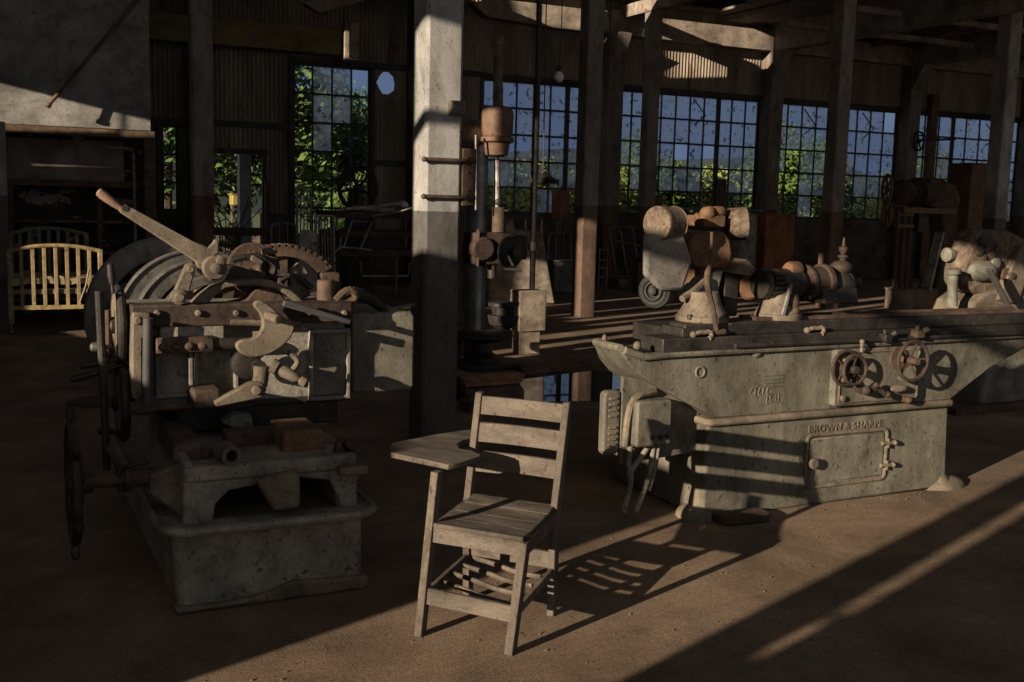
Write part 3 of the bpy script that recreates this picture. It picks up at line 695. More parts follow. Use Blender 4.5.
# wedge-shaped bed
bz = .985
prof = P2(FV, (594, 352), (612, 370), (640, 384), (700, 409), (712, 418))+[(brr-.0, ribz+.02)]+P2(FV, (990, 368), (1024, 349))
prof += [(prof[-1][0]+.1, prof[-1][1]+.06), (prof[-1][0]+.1, bz+.02), (prof[0][0]+.10, bz), (prof[0][0]+.02, bz+.03)]
xs_ = G(620, 364, FV).x; tipx = G(593, 352, FV+.34).x
b = B(); b.prism(prof, FV, FV+.62)
for v in b.b.verts:
    if v.co.x < 3.5:
        f = (3.5-v.co.x)/(3.5-prof[0][0]); tgt = xs_
        if v.co.y > FV+.1: v.co.y = FV+.62-f*.28; tgt = tipx
        v.co.x = 3.5-f*(3.5-tgt)
obj('bed', b, 'green_grey_paint', t, .02)
x0 = xs_; xe = prof[-3][0]
b = B(); b.tube([(x0+.02, FV-.008, bz+.03), (x0+.14, FV-.012, bz-.012), (x0+.3, FV-.012, bz-.005), (xe, FV-.012, bz+.015)], .022, 10)
b.tube([(x0+.0, FV, bz+.04), ((x0+tipx)/2, FV+.18, bz+.035), (tipx+.015, FV+.34, bz+.03)], .022, 8); obj('bed_lip', b, 'green_grey_paint', t)
for lx, ly, rr_ in ((tipx+.05, FV+.3, (.016, .016, .035)), (x0+.12, FV+.02, (.025, .02, .028))): b = B(); b.ball((lx, ly, bz+.045), rr_); obj('lip_lug', b, 'tan_paint', t)
b = B(); q = G(757, 352, FV); b.ball((q.x, FV, q.y*0+G(757, 352, FV).z), (.035, .02, .035)); obj('bed_boss', b, 'tan_paint', t)
q = G(700, 372, FV); b = B(); b.ring((q.x, FV-.002, q.z), (0, 1, 0), .03, .007, 20, 8); obj('round_boss', b, 'green_grey_paint', t)
# cast badge: low relief of ovals and lines
b = B(); q = G(765, 388, FV)
r = random.Random(3)
for k in range(4):
    x, z = q.x-.11+.03*k, q.z+r.uniform(-.03, .0)
    b.tube([(x, FV-.001, z), (x+.02, FV-.001, z+.035), (x+.045, FV-.001, z+.02), (x+.03, FV-.001, z-.02), (x+.055, FV-.001, z-.03)], .004, 6, 1)
for k in range(4): b.box(q.x-.02, q.x+.13, FV-.005, FV+.01, q.z+.005+.022*k, q.z+.011+.022*k)
obj('cast_badge', b, 'green_grey_paint', t)
b = B(); q = G(772, 398, FV); b.tube([(q.x-.04, FV-.001, q.z-.025), (q.x+.045, FV-.001, q.z-.025), (q.x+.045, FV-.001, q.z+.025), (q.x-.04, FV-.001, q.z+.025), (q.x-.04, FV-.001, q.z-.025)], .004, 6)
b.tube([(q.x-.015, FV-.001, q.z+.014), (q.x-.015, FV-.001, q.z-.014), (q.x+.0, FV-.001, q.z-.014)], .004, 6); b.tube([(q.x+.026, FV-.001, q.z-.016), (q.x+.026, FV-.001, q.z+.015), (q.x+.008, FV-.001, q.z-.004), (q.x+.032, FV-.001, q.z-.004)], .004, 6)
obj('size_plate', b, 'green_grey_paint', t)
# door
def ftext(body, x0_, z0_, x1_, z1_, y, m, parent, depth=.006, name='lettering'):
    cu = bpy.data.curves.new('t', 'FONT'); cu.body = body; cu.extrude = .5; cu.resolution_u = 3; cu.offset = .012; cu.space_character = 1.12
    ob = bpy.data.objects.new('t', cu); me = bpy.data.meshes.new_from_object(ob); bpy.data.objects.remove(ob); bpy.data.curves.remove(cu)
    xs = [v.co.x for v in me.vertices]; ys = [v.co.y for v in me.vertices]
    for v in me.vertices:
        v.co = Vector((x0_+(v.co.x-min(xs))/(max(xs)-min(xs))*(x1_-x0_), y+(0 if v.co.z > 0 else depth), z0_+(v.co.y-min(ys))/(max(ys)-min(ys))*(z1_-z0_)))
    b = B(); b.b.from_mesh(me); bpy.data.meshes.remove(me)
    return obj(name, b, m, parent)
DTL, DBR = G(807, 430, FV), G(883, 475, FV)
dx0, dx1, dz1, dz0 = DTL.x, DBR.x, DTL.z-.035, DBR.z-.02
dr = B(); dr.box(dx0+.02, dx1-.02, FV-.012, FV+.01, dz0+.02, dz1-.02); dr = obj('door', dr, 'green_grey_paint', t, .008)
b = B(); P = rrect(dx0, dx1, dz0, dz1, .035)
b.tube([(x, FV-.008, z) for x, z in P]+[(P[0][0], FV-.008, P[0][1])], .013, 8); obj('door_rim', b, 'tan_paint', dr)
for zz_ in (dz1-.09, dz0+.09):
    b = B(); b.cyl((dx1-.05, FV-.022, zz_), (dx1+.055, FV-.022, zz_), .014); b.cyl((dx1, FV-.024, zz_-.03), (dx1, FV-.024, zz_+.03), .012); b.ball((dx1+.05, FV-.02, zz_), (.016, .03, .018)); obj('hinge', b, 'tan_paint', dr)
q = G(812, 463, FV-.03); b = B(); b.lathe((q.x, FV, q.z), (0, -1, 0), [(0, .015), (.035, .015), (.04, .034), (.055, .034), (.06, .026)], 20); obj('knob', b, 'green_grey_paint', dr)
ftext('BROWN & SHARPE', G(808, 430, FV).x, dz1+.018, G(882, 417, FV).x, dz1+.062, FV-.009, 'tan_paint', t, .012)
# control panel
PT, PBq = G(832, 347, FV), G(914, 404, FV)
px0, px1, pz1, pz0 = PT.x, PBq.x-.02, .965, .615
b = B(); b.prism(rrect(px0, px1, pz0, pz1, .02), FV-.045, FV+.02); pn = obj('control_panel', b, 'green_grey_paint', t, .008)
b = B(); P = rrect(px0+.035, px1-.015, pz0+.02, pz1-.02, .02); b.tube([(x, FV-.046, z) for x, z in P]+[(P[0][0], FV-.046, P[0][1])], .007, 6); obj('panel_bead', b, 'tan_paint', pn)
for x, z in ((px0+.06, pz1-.07), (px0+.06, pz0+.05), (px0+.05, pz0+.17)): b = B(); b.lathe((x, FV-.045, z), (0, -1, 0), [(0, .02), (.02, .02), (.024, .012)], 12); obj('bolt', b, 'tan_paint', pn)
def handwheel(parent, c, ax, R, rim, spokes, hub, m, name='handwheel', dish=0.0, handle=None, hm=None, rs=10, ph=.4):
    c, ax = Vector(c), Vector(ax).normalized(); x, y = perp(ax)
    b = B(); b.ring(c, ax, R, rim, 40, rs); w_ = obj(name, b, m, parent)
    b = B(); b.lathe(c-ax*(hub*.9+dish), ax, [(0, hub), (hub*1.8, hub), (hub*2.1, hub*.7)], 16); obj('hub', b, m, w_)
    for k in range(spokes):
        a = 2*PI*k/spokes+ph; d = x*math.cos(a)+y*math.sin(a)
        b = B(); b.tube([c-ax*dish+d*hub*.8, c+d*(R-.2*rim)], [rim*.75, rim*.6], 8); obj('spoke', b, m, w_)
    if handle:
        a, ln = handle; d = x*math.cos(a)+y*math.sin(a); p = c+d*R
        b = B(); b.lathe(p, ax, [(0, .007), (.01, .012), (ln*.5, .016), (ln*.9, .012), (ln, .005)], 12); obj('handle', b, hm or m, w_)
    return w_
cen = G(855, 370, FV-.12)
handwheel(t, (cen.x, FV-.12, cen.z), (0, -1, 0), .088, .011, 3, .026, 'dark_rust', 'feed_wheel', .02)
handwheel(t, (cen.x-.02, FV-.065, cen.z+.005), (0, -1, 0), .105, .011, 4, .03, 'dark_rust', 'feed_wheel', ph=.9)
b = B(); b.cyl((cen.x, FV-.14, cen.z), (cen.x, FV, cen.z), .022); b.cyl((cen.x, FV-.09, cen.z), (cen.x, FV-.05, cen.z), .055, .06); obj('feed_shaft', b, 'dark_rust', t)
c2 = G(913, 361, FV-.17)
handwheel(t, (c2.x, FV-.17, c2.z), (0, -1, 0), .122, .012, 5, .028, 'dark_rust', 'table_wheel', .03, (1.15, -.07), 'tan_paint', ph=.7)
b = B(); b.cyl((c2.x, FV-.21, c2.z), (c2.x, FV, c2.z), .02); b.cyl((c2.x, FV-.06, c2.z), (c2.x, FV-.03, c2.z), .07); obj('wheel_shaft', b, 'rusty_iron', t)
b = B(); b.tube([(px0+.13, FV-.06, pz0+.17), (px0+.16, FV-.08, pz0+.09), (px0+.24, FV-.09, pz0+.10), (px0+.30, FV-.09, pz0+.11), (px0+.36, FV-.10, pz0+.07)], [.018, .02, .024, .018, .015], 8, 2)
b.ball((px0+.38, FV-.10, pz0+.065), .022); obj('trip_lever', b, 'dark_rust', t)
b = B(); b.ball((px0+.20, FV-.10, pz0+.10), .03); b.ball((px0+.27, FV-.11, pz0+.13), .02); obj('trip_lever_joint', b, 'dark_rust', t)
q = G(897, 388, FV-.06); b = B(); b.lathe((q.x-.06, FV-.07, q.z), (1, -.1, 0), [(0, .012), (.03, .024), (.09, .024), (.11, .016)], 12); obj('plunger', b, 'tan_paint', t)
q = G(903, 398, FV-.04); b = B(); b.cyl((q.x, FV-.08, q.z-.005), (q.x, FV, q.z-.005), .022); b.ball((q.x, FV-.085, q.z-.005), .024); obj('plug', b, 'rusty_iron', t)
for (sx, sy), k in (((886, 337), 0), ((918, 333), 1)):
    q = G(sx, sy, FV-.06); b = B(); b.box(q.x-.03, q.x+.03, FV-.09, FV+.02, q.z-.03, q.z+.02); b.cyl((q.x-.03, FV-.08, q.z+.02), (q.x-.03, FV-.08, q.z+.05), .014); b.cyl((q.x+.03, FV-.07, q.z+.01), (q.x+.05, FV-.1, q.z+.035), .018); b.rough_up(.004, 20)
    obj('table_dog', b, 'rusty_iron' if k else 'dark_iron', t, .005)
q = G(862, 345, FV-.08); b = B(); b.cyl((q.x, FV-.08, q.z-.04), (q.x, FV-.08, q.z+.02), .011); b.ball((q.x, FV-.08, q.z+.02), .016); obj('lock_pin', b, 'tan_paint', t)
# sliding table: stepped dark slabs
tx0 = G(663, 347, FV-.03).x; tx1 = xe+.35
b = B(); b.box(tx0, tx1, FV-.03, FV+.20, bz+.005, bz+.085); tb = obj('table', b, 'dark_iron', t, .006)
b = B(); b.box(tx0+.2, tx1-.05, FV+.24, FV+.60, bz+.005, bz+.11); obj('table_way', b, 'dark_iron', t, .006)
sx0 = G(680, 330, FV+.08).x
b = B(); b.box(sx0, tx1-.2, FV+.03, FV+.19, bz+.085, bz+.155); obj('swivel_table', b, 'dark_iron', tb, .006)
b = B(); b.box(sx0-.03, sx0+.14, FV+.01, FV+.22, bz+.085, bz+.135); obj('end_stop', b, 'dark_iron', tb, .005)
b = B(); b.box(sx0+.55, tx1-.3, FV+.09, FV+.13, bz+.155, bz+.175); b.box(sx0+.55, tx1-.3, FV+.22, FV+.26, bz+.155, bz+.175); obj('table_slot', b, 'rusty_iron', tb)
b = B(); q = G(736, 346, FV-.05); b.tube([(q.x, FV-.045, bz+.03), (tx1-.3, FV-.045, bz+.035)], .014, 8); obj('trip_rod', b, 'dark_iron', tb)
for (sx, sy) in ((702, 334), (815, 327)):
    q = G(sx, sy, FV+.0); b = B(); b.tube([(q.x-.06, FV+.0, bz+.095), (q.x-.03, FV-.01, bz+.115), (q.x+.01, FV-.01, bz+.11), (q.x+.045, FV-.015, bz+.12), (q.x+.055, FV-.02, bz+.09), (q.x+.03, FV-.03, bz+.08)], .013, 8, 1); b.ball((q.x-.06, FV+.0, bz+.1), .02); obj('clamp_hook', b, 'tan_paint', tb)
# wheel head and its pedestal
def ped(cx, cv, r0, r1, h, m):
    b = B(); z = bz+.155
    b.lathe((cx, cv, z), (0, 0, 1), [(0, r0), (.03, r0), (.035, r0*.94), (.05, r0*.90), (.06, r0*.84), (h*.6, (r0+r1)/2*.88), (h, r1)], 32)
    return obj('pedestal', b, m, t)
q = G(702, 318, FV+.19); c1 = (q.x, FV+.19)
ped(c1[0], c1[1], .155, .09, .17, 'tan_paint')
for a in (.2, 1.9, 4.0): b = B(); b.cyl((c1[0]+.15*math.cos(a+3.4), c1[1]+.15*math.sin(a+3.4), bz+.17), (c1[0]+.15*math.cos(a+3.4), c1[1]+.15*math.sin(a+3.4), bz+.20), .016); obj('clamp_bolt', b, 'dark_iron', t)
hv = FV+.18
b = B(); pts = P2(hv, (646, 234), (685, 234), (693, 262), (684, 291), (662, 291), (656, 285), (650, 279), (646, 277)); b.prism(pts, hv, hv+.05); obj('wheel_guard', b, 'pale_shell', t, .022)
b = B(); q = G(663, 222, hv+.02); b.lathe((q.x-.03, hv+.04, q.z-.012), (1, .3, 0), [(0, .09), (.0, .10), (.015, .104), (.03, .10), (.15, .10), (.155, .104), (.17, .095)], 32); obj('upper_pulley', b, 'flaky_tan', t)
b = B(); q = G(657, 291, hv+.10); b.lathe((q.x-.03, hv+.10, q.z), (1, .6, 0), [(.02, .04), (0, .045), (0, .055), (.02, .06), (.005, .068), (.0, .08), (.012, .088), (.02, .10), (.06, .10), (.075, .09), (.14, .09), (.14, .05)], 36); b.lathe((q.x-.03, hv+.10, q.z), (1, .6, 0), [(.02, .03), (-.01, .026), (-.02, .016)], 18); obj('grinding_wheel', b, 'rubber', t)
q = G(710, 245, hv+.25)
b = B(); b.prism(P2(hv+.16, (688, 240), (692, 233), (700, 230), (722, 232), (729, 239), (731, 252), (730, 266), (722, 270), (694, 268), (688, 258)), hv+.14, hv+.42); b.box(q.x-.11, q.x+.1, hv+.18, hv+.38, bz+.2, q.z-.05); b.rough_up(.006, 9)
obj('motor_head', b, 'bright_rust', t, .02)
b = B(); z = q.z+.11
b.box(q.x-.10, q.x+.06, hv+.18, hv+.36, z, z+.07); b.ball((q.x-.05, hv+.22, z+.08), (.05, .05, .045)); b.ball((q.x+.03, hv+.24, z+.09), (.06, .05, .04)); b.cyl((q.x-.12, hv+.25, z+.05), (q.x-.06, hv+.25, z+.05), .035); b.rough_up(.012, 14)
obj('terminal_box', b, 'bright_rust', t, .01)
b = B(); b.lathe((q.x+.14, hv+.28, q.z+.13), (1, -.5, .1), [(0, .085), (.02, .095), (.12, .095), (.13, .07)], 24); obj('belt_pulley', b, 'flaky_tan', t)
b = B(); b.lathe((q.x+.1, hv+.36, q.z+.09), (1, -.4, 0), [(0, .06), (.2, .06), (.22, .04)], 20); obj('spindle', b, 'dark_iron', t)
b = B(); b.prism(P2(hv+.12, (690, 291), (688, 299), (714, 302), (722, 270), (712, 272)), hv+.1, hv+.24); obj('tool_rest', b, 'grey_paint', t, .01)
b = B(); q2 = G(685, 297, hv); b.tube([(q2.x-.02, hv, q2.z-.01), (q2.x+.08, hv+.04, q2.z+.02), (q2.x+.2, hv+.08, q2.z+.1)], [.02, .03, .02], 8); obj('rest_arm', b, 'tan_paint', t)
b = B(); q2 = G(740, 285, hv+.2); b.lathe((q2.x, hv+.1, q2.z), (.5, 1, 0), [(0, .07), (.02, .085), (.07, .085), (.09, .06)], 24); obj('cup_wheel', b, 'bright_rust', t)
b = B(); b.box(q2.x-.18, q2.x-.07, hv+.12, hv+.34, bz+.16, q2.z+.09); obj('slide_block', b, 'dark_iron', t, .01)
# lever leaning on the table
pv = FV-.0
L_ = [G(x, y, pv) for x, y in ((712, 232), (711, 262), (707, 275), (708, 290), (714, 312), (717, 335))]
b = B(); b.tube([(p.x, pv, max(p.z, bz+.10)) for p in L_], [.009, .011, .021, .018, .014, .016], 8, 1); b.cyl((L_[-1].x-.03, pv, bz+.105), (L_[-1].x+.05, pv, bz+.11), .018); obj('hand_lever', b, 'rusty_iron', t)
# work head
q = G(778, 310, FV+.18); wx = q.x; wv = FV+.18
ped(wx, wv, .145, .085, .17, 'tan_paint')
b = B(); b.ball((wx+.03, wv-.10, bz+.26), (.04, .03, .06)); b.ball((wx+.035, wv-.11, bz+.21), (.03, .03, .03)); obj('lock_lug', b, 'rusty_iron', t)
wz = G(800, 283, wv).z
x_ = lambda px: G(px, 283, wv).x
b = B(); b.lathe((x_(758), wv, wz), (1, 0, 0), [(0, .06), (.01, .09), (.05, .095), (.06, .075), (.11, .075), (.12, .09), (.3, .09), (.31, .07), (.36, .07)], 28); obj('spindle_housing', b, 'dark_iron', t)
for k in range(7): a = PI*.75+k*.35; b = B(); b.cyl((x_(766), wv+.085*math.cos(a), wz+.085*math.sin(a)), (x_(777), wv+.085*math.cos(a), wz+.085*math.sin(a)), .014); obj('housing_bolt', b, 'dark_iron', t)
b = B(); b.lathe((x_(803), wv, wz), (1, 0, 0), [(0, .08), (.005, .112), (.025, .112), (.03, .10), (.13, .10), (.135, .118), (.165, .118), (.17, .10)], 36); obj('cone_pulley', b, 'dark_rust', t)
b = B(); b.prism([(wv-.12, wz-.12), (wv+.12, wz-.12), (wv+.1, wz-.02), (wv-.1, wz-.02)], x_(812), x_(846), 'u'); b.ball((x_(838), wv, wz-.02), (.11, .10, .10)); obj('tail_bearing', b, 'dark_iron', t, .01)
b = B(); b.lathe((x_(836), wv, wz), (1, 0, 0), [(0, .085), (.08, .075), (.09, .045), (.14, .045), (.145, .03), (.18, .03), (.19, .022)], 24); obj('spindle_end', b, 'dark_rust', t)
q3 = G(841, 268, wv); b = B(); b.ball((q3.x, wv, q3.z-.0), (.08, .06, .05)); b.lathe((q3.x+.01, wv, q3.z+.03), (0, 0, 1), [(0, .02), (.03, .02), (.035, .032), (.05, .032), (.055, .014), (.085, .03), (.1, .03), (.105, .012), (.16, .006)], 14); obj('oil_cup', b, 'dark_rust', t)
b = B(); q3 = G(800, 270, wv-.05); b.lathe((q3.x-.07, wv-.02, q3.z), (1, .2, 0), [(0, .04), (.02, .05), (.09, .05), (.11, .03)], 18); obj('cap', b, 'bright_rust', t)
p, q3 = G(791, 284, wv-.13), G(783, 315, wv-.13); b = B(); b.tube([p, q3], [.012, .018], 8); obj('lock_lever', b, 'worn_steel', t)
p, q3 = G(742, 272, wv+.1), G(776, 274, wv+.1); b = B(); b.tube([p, q3], [.02, .006], 10); b.prism([(p.x-.12, p.z), (p.x-.02, p.z+.08), (p.x+.06, p.z+.02), (p.x+.02, p.z-.02)], wv+.04, wv+.2); obj('center_point', b, 'tan_paint', t)
# electrical cabinet under the overhang
ex0, ex1, ez0, ez1 = G(622, 400, FV+.10).x, bl+.01, .345, .80
b = B(); b.prism([(ex0, ez0), (ex1, ez0+.03), (ex1, ez1-.15), (ex0+.25, ez1-.0), (ex0, ez1+.05)], FV+.10, FV+.13); obj('control_cabinet', b, 'green_grey_paint', t, .006)
lb = B(); lb.prism(rrect(ex0-.115, ex0-.002, ez0+.06, ez1-.03, .03), FV+.10, FV+.16); lb = obj('cabinet_cover', lb, 'green_grey_paint', t, .015)
for k in range(9):
    if k == 4: continue
    z = ez0+.11+k*.033; b = B(); b.box(ex0-.085, ex0-.03, FV+.092, FV+.11, z, z+.016); obj('louver', b, 'tan_paint', lb, .004)
f0, f1 = G(638, 402, FV+.0), G(671, 445, FV+.0)
b = B(); b.prism(rrect(f0.x, f1.x, f1.z, f0.z, .02), FV, FV+.10); fb = obj('switch_box', b, 'green_grey_paint', t, .012)
b = B(); b.tube([(f0.x-.03, FV+.07, f1.z+.0), (f0.x-.02, FV+.06, f0.z-.06), (f0.x+.02, FV+.06, f0.z+.02), (f0.x+.16, FV+.08, f0.z+.04)], .022, 8, 1); obj('conduit_elbow', b, 'tan_paint', fb)
for x, rr_ in ((.10, .014), (.155, .016), (.2, .012)): b = B(); b.lathe((f0.x+x, FV-.001, f1.z+.055), (0, -1, 0), [(0, rr_), (.012, rr_), (.015, rr_*.6)], 14); obj('switch_button', b, 'dark_iron', fb)
for pts in (((-.02, .0), (-.02, -.12), (.03, -.2), (-.01, -.4)), ((.13, .02), (.02, -.13), (.0, -.18)), ((.14, .02), (.13, -.2), (.06, -.4)), ((.17, .02), (.165, -.15), (.14, -.28))):
    b = B(); b.tube([(f0.x+x+.02, FV+.06+.02*i, max(.012, f1.z+z)) for i, (x, z) in enumerate(pts)], .016, 8, 2); obj('conduit', b, 'grey_paint', fb)
# ================================================================== OLD SHAPING MACHINE (left)
t = thing('shaping_machine', 'massive old metal shaping machine with pulleys, crossrail and hand levers at the left', 'machine', 1.15, 5.5, 0)
S0, S1, BV, BE = .70, 1.53, 4.62, 6.6
b = B(); b.taper((S0, S1+.0, BV, BE, 0), (S0-.03, S1-.01, BV-.03, BE, .375)); b.rough_up(.004, 5); obj('base', b, 'grey_paint', t, .03)
b = B(); b.prism([(S0-.02, .035), (S0+.2, .03), (S0+.38, .05), (S0+.5, .085), (S0+.66, .075), (S1+.02, .065), (S1+.02, .0), (S0-.02, 0)], BV-.035, BV+.05); b.rough_up(.012, 8); obj('base_flange', b, 'tan_paint', t, .015)
b = B(); b.sheet(rrect(S0-.07, S1+.04, BV-.12, BE, .12), [rrect(S0+.06, S1-.10, BV+.03, BE-.1, .06)], .365, .40, 'z')
obj('tray_rim', b, 'grey_paint', t, .018)
b = B(); P = rrect(S0-.07, S1+.04, BV-.12, BE, .12); b.tube([(x, y, .392) for x, y in P]+[(P[0][0], P[0][1], .392)], .02, 8); obj('rim_bead', b, 'grey_paint', t)
# upstands inside the tray and the front yoke
b = B(); b.hexa([(S0+.02, BV-.02, .385), (S0+.10, BV-.02, .385), (S0+.10, BE-.3, .385), (S0+.02, BE-.3, .385), (S0+.03, BV-.01, .60), (S0+.08, BV-.01, .60), (S0+.08, BE-.3, .72), (S0+.03, BE-.3, .72)]); obj('side_wall', b, 'grey_paint', t, .015)
b = B(); b.box(S1-.12, S1-.04, BV+.02, BE-.3, .385, .58); obj('side_wall', b, 'grey_paint', t, .015)
b = B()
arch = [(S0+.03, .39), (S0+.15, .39), (S0+.16, .47), (S0+.22, .525), (S0+.45, .55), (S1-.30, .555), (S1-.16, .53), (S1-.12, .45), (S1-.11, .39), (S1-.03, .39), (S1-.03, .58), (S0+.03, .58)]
b.prism(arch, BV-.01, BV+.07); obj('front_yoke', b, 'grey_paint', t, .012)
b = B(); b.box(S0+.03, S1-.035, BV-.02, BV+.75, .575, .645); sd = obj('saddle', b, 'grey_paint', t, .014)
b = B(); b.hexa([(S0+.03, BV-.02, .64), (S0+.07, BV-.02, .64), (S0+.07, BV+.9, .64), (S0+.03, BV+.9, .64), (S0+.03, BV-.02, .67), (S0+.06, BV-.02, .67), (S0+.06, BV+.9, .74), (S0+.03, BV+.9, .74)]); obj('saddle_edge', b, 'grey_paint', sd, .008)
q = G(282, 478, BV-.05)
b = B(); b.hexa([(q.x-.045, BV-.1, .43), (q.x+.075, BV-.1, .44), (q.x+.085, BV+.1, .46), (q.x-.05, BV+.1, .46), (q.x-.12, BV-.06, .575), (q.x+.08, BV-.06, .60), (q.x+.08, BV+.1, .61), (q.x-.12, BV+.1, .60)]); b.rough_up(.008, 9); obj('front_lug', b, 'tan_paint', t, .02)
b = B(); b.lathe((G(228, 452, BV+.03).x, BV-.05, G(228, 452, BV+.03).z), (-.12, 1, 0), [(0, .026), (0, .042), (.02, .044), (.12, .044)], 20, False); b.lathe((G(228, 452, BV+.03).x-.003, BV-.03, G(228, 452, BV+.03).z), (-.12, 1, 0), [(-.02, .026), (.1, .026)], 20, False); obj('screw_socket', b, 'worn_steel', sd)
q = G(357, 470, BV-.06); b = B(); b.box(q.x-.085, q.x+.05, BV-.08, BV-.02, q.z-.02, q.z+.022); obj('clamp_bar', b, 'tan_paint', t, .01)
q = G(303, 430, BV+.15); b = B(); b.taper((q.x-.10, q.x+.10, BV+.12, BV+.42, .64), (q.x-.09, q.x+.09, BV+.13, BV+.42, .74)); hb = obj('slide_block', b, 'bright_rust', t, .012)
for dx in (-.04, .03): b = B(); b.cyl((q.x+dx, BV+.16, .735), (q.x+dx, BV+.16, .757), .014, seg=6); obj('nut', b, 'rusty_iron', hb)
q = G(344, 440, BV+.05); b = B(); b.prism([(q.x-.05, .64), (q.x-.03, .70), (q.x-.015, .70), (q.x-.0, .66), (q.x+.015, .70), (q.x+.03, .70), (q.x+.05, .64)], BV+.03, BV+.08); obj('fork', b, 'rusty_iron', sd, .006)
q = G(192, 438, BV+.2); b = B(); b.taper((q.x-.10, q.x+.06, BV+.1, BV+.6, .64), (q.x-.08, q.x+.03, BV+.15, BV+.6, .73)); b.ball((q.x+.05, BV+.12, .67), .03); obj('gib_block', b, 'rusty_iron', sd, .015)
q = G(245, 430, BV+.35); b = B(); b.box(q.x-.1, q.x+.18, BV+.3, BV+.4, .64, .715); b.rough_up(.01, 12); obj('scrap_bar', b, 'rusty_iron', sd, .01)
# carriage between saddle and crossrail
CV = 5.15
b = B(); b.box(.80, 1.60, CV+.1, CV+.9, .66, .86); b.box(.66, 1.66, CV+.06, CV+.5, .775, .815); obj('carriage', b, 'dark_iron', t, .01)
b = B(); q = G(238, 421, CV); b.prism([(q.x-.08, q.z-.0), (q.x-.02, q.z+.04), (q.x+.06, q.z+.03), (q.x+.07, q.z-.03), (q.x-.02, q.z-.035)], CV-.02, CV+.07); obj('cover_plate', b, 'grey_paint', t, .008)
# crossrail
R0, R1 = G(131, 305, CV).x, G(349, 300, CV).x
b = B(); b.box(R0+.01, R1, CV+.06, CV+.6, .80, 1.26); obj('crossrail', b, 'grey_paint', t, .012)
b = B(); b.box(R0, G(352, 300, CV).x, CV-.01, CV+.12, G(200, 326, CV).z, G(200, 304, CV).z); tr_ = obj('top_rail', b, 'dark_rust', t, .008)
for px in (157, 198, 236, 308, 344): q = G(px, 313, CV-.01); b = B(); b.lathe((q.x, CV-.008, q.z), (0, -1, 0), [(0, .016), (.016, .016), (.022, .009)], 8); obj('bolt', b, 'tan_paint', tr_)
b = B(); q, q2 = G(160, 325, CV), G(225, 342, CV); b.box(q.x, q2.x, CV+.0, CV+.1, q2.z, q.z); obj('rail_strip', b, 'grey_paint', t, .008)
b = B(); q, q2 = G(155, 335, CV), G(208, 349, CV); b.box(q.x, q2.x, CV-.03, CV+.1, q2.z-.01, q.z-.01)
for k in range(4): b.ball((q.x+.03+.06*k, CV-.03, q2.z+.02), (.025, .02, .02))
obj('rack_strip', b, 'rusty_iron', t, .006)
b = B(); q, q2 = G(230, 322, CV), G(300, 324, CV); b.cyl((q.x, CV, q.z), (q2.x, CV, q2.z), .018); obj('traverse_rod', b, 'tan_paint', t)
b = B(); q, q2 = G(196, 345, CV), G(262, 345, CV); b.lathe((q.x-.02, CV, q.z+.0), (1, 0, 0), [(0, .02), (.05, .045), (.09, .045), (.1, .03), (.3, .03)], 16); obj('feed_screw', b, 'dark_iron', t)
# recessed panels
def panel(px0_, py0, px1_, py1, m, name='recessed_panel'):
    a_, c_ = G(px0_, py0, CV+.06), G(px1_, py1, CV+.06)
    b = B(); b.sheet([(a_.x, c_.z), (c_.x, c_.z), (c_.x, a_.z), (a_.x, a_.z)], [[(a_.x+.022, c_.z+.022), (c_.x-.022, c_.z+.022), (c_.x-.022, a_.z-.022), (a_.x+.022, a_.z-.022)]], CV+.03, CV+.065, 'v')
    return obj(name, b, m, t, .006)
panel(154, 346, 193, 396, 'grey_paint'); panel(193, 346, 238, 396, 'grey_paint'); panel(308, 329, 349, 398, 'grey_paint', 'side_door_frame')
b = B(); a_, c_ = G(313, 333, CV+.05), G(346, 394, CV+.05); b.box(a_.x, c_.x, CV+.045, CV+.07, c_.z, a_.z); obj('side_door', b, 'green_grey_paint', t, .006)
# box column end standing out to the right
E0, E1 = G(352, 315, CV+.09).x, G(415, 312, CV+.09).x
b = B(); b.prism(rrect(E0, E1, G(415, 390, CV+.09).z, G(415, 312, CV+.09).z, .03), CV+.09, CV+.6); obj('end_box', b, 'green_grey_paint', t, .012)
# cheek plates and the left shaft bracket
b = B(); q = G(137, 320, CV-.02); b.prism(P2(CV-.02, (132, 312), (150, 312), (147, 335), (142, 338), (142, 396), (136, 400), (131, 396), (131, 335)), CV-.05, CV+.05); b.cyl((q.x, CV-.06, q.z), (q.x, CV-.02, q.z), .02); obj('shaft_bracket', b, 'tan_paint', t, .008)
p, q = G(148, 318, CV-.08), G(147, 405, CV-.08); b = B(); b.cyl(p, q, .022); obj('upright_shaft', b, 'bar_iron', t)
p, q = G(130, 408, CV-.06), G(252, 404, CV-.06); b = B(); b.lathe(p, q-p, [(0, .03), (.06, .036), (.1, .03), (.12, .018), ((q-p).length, .018)], 14); obj('elevating_shaft', b, 'rusty_iron', t)
q = G(206, 396, CV-.06); b = B(); b.box(q.x-.07, q.x+.06, CV-.12, CV+.06, q.z-.05, q.z+.04); b.rough_up(.008, 10); obj('gear_box', b, 'rusty_iron', t, .015)
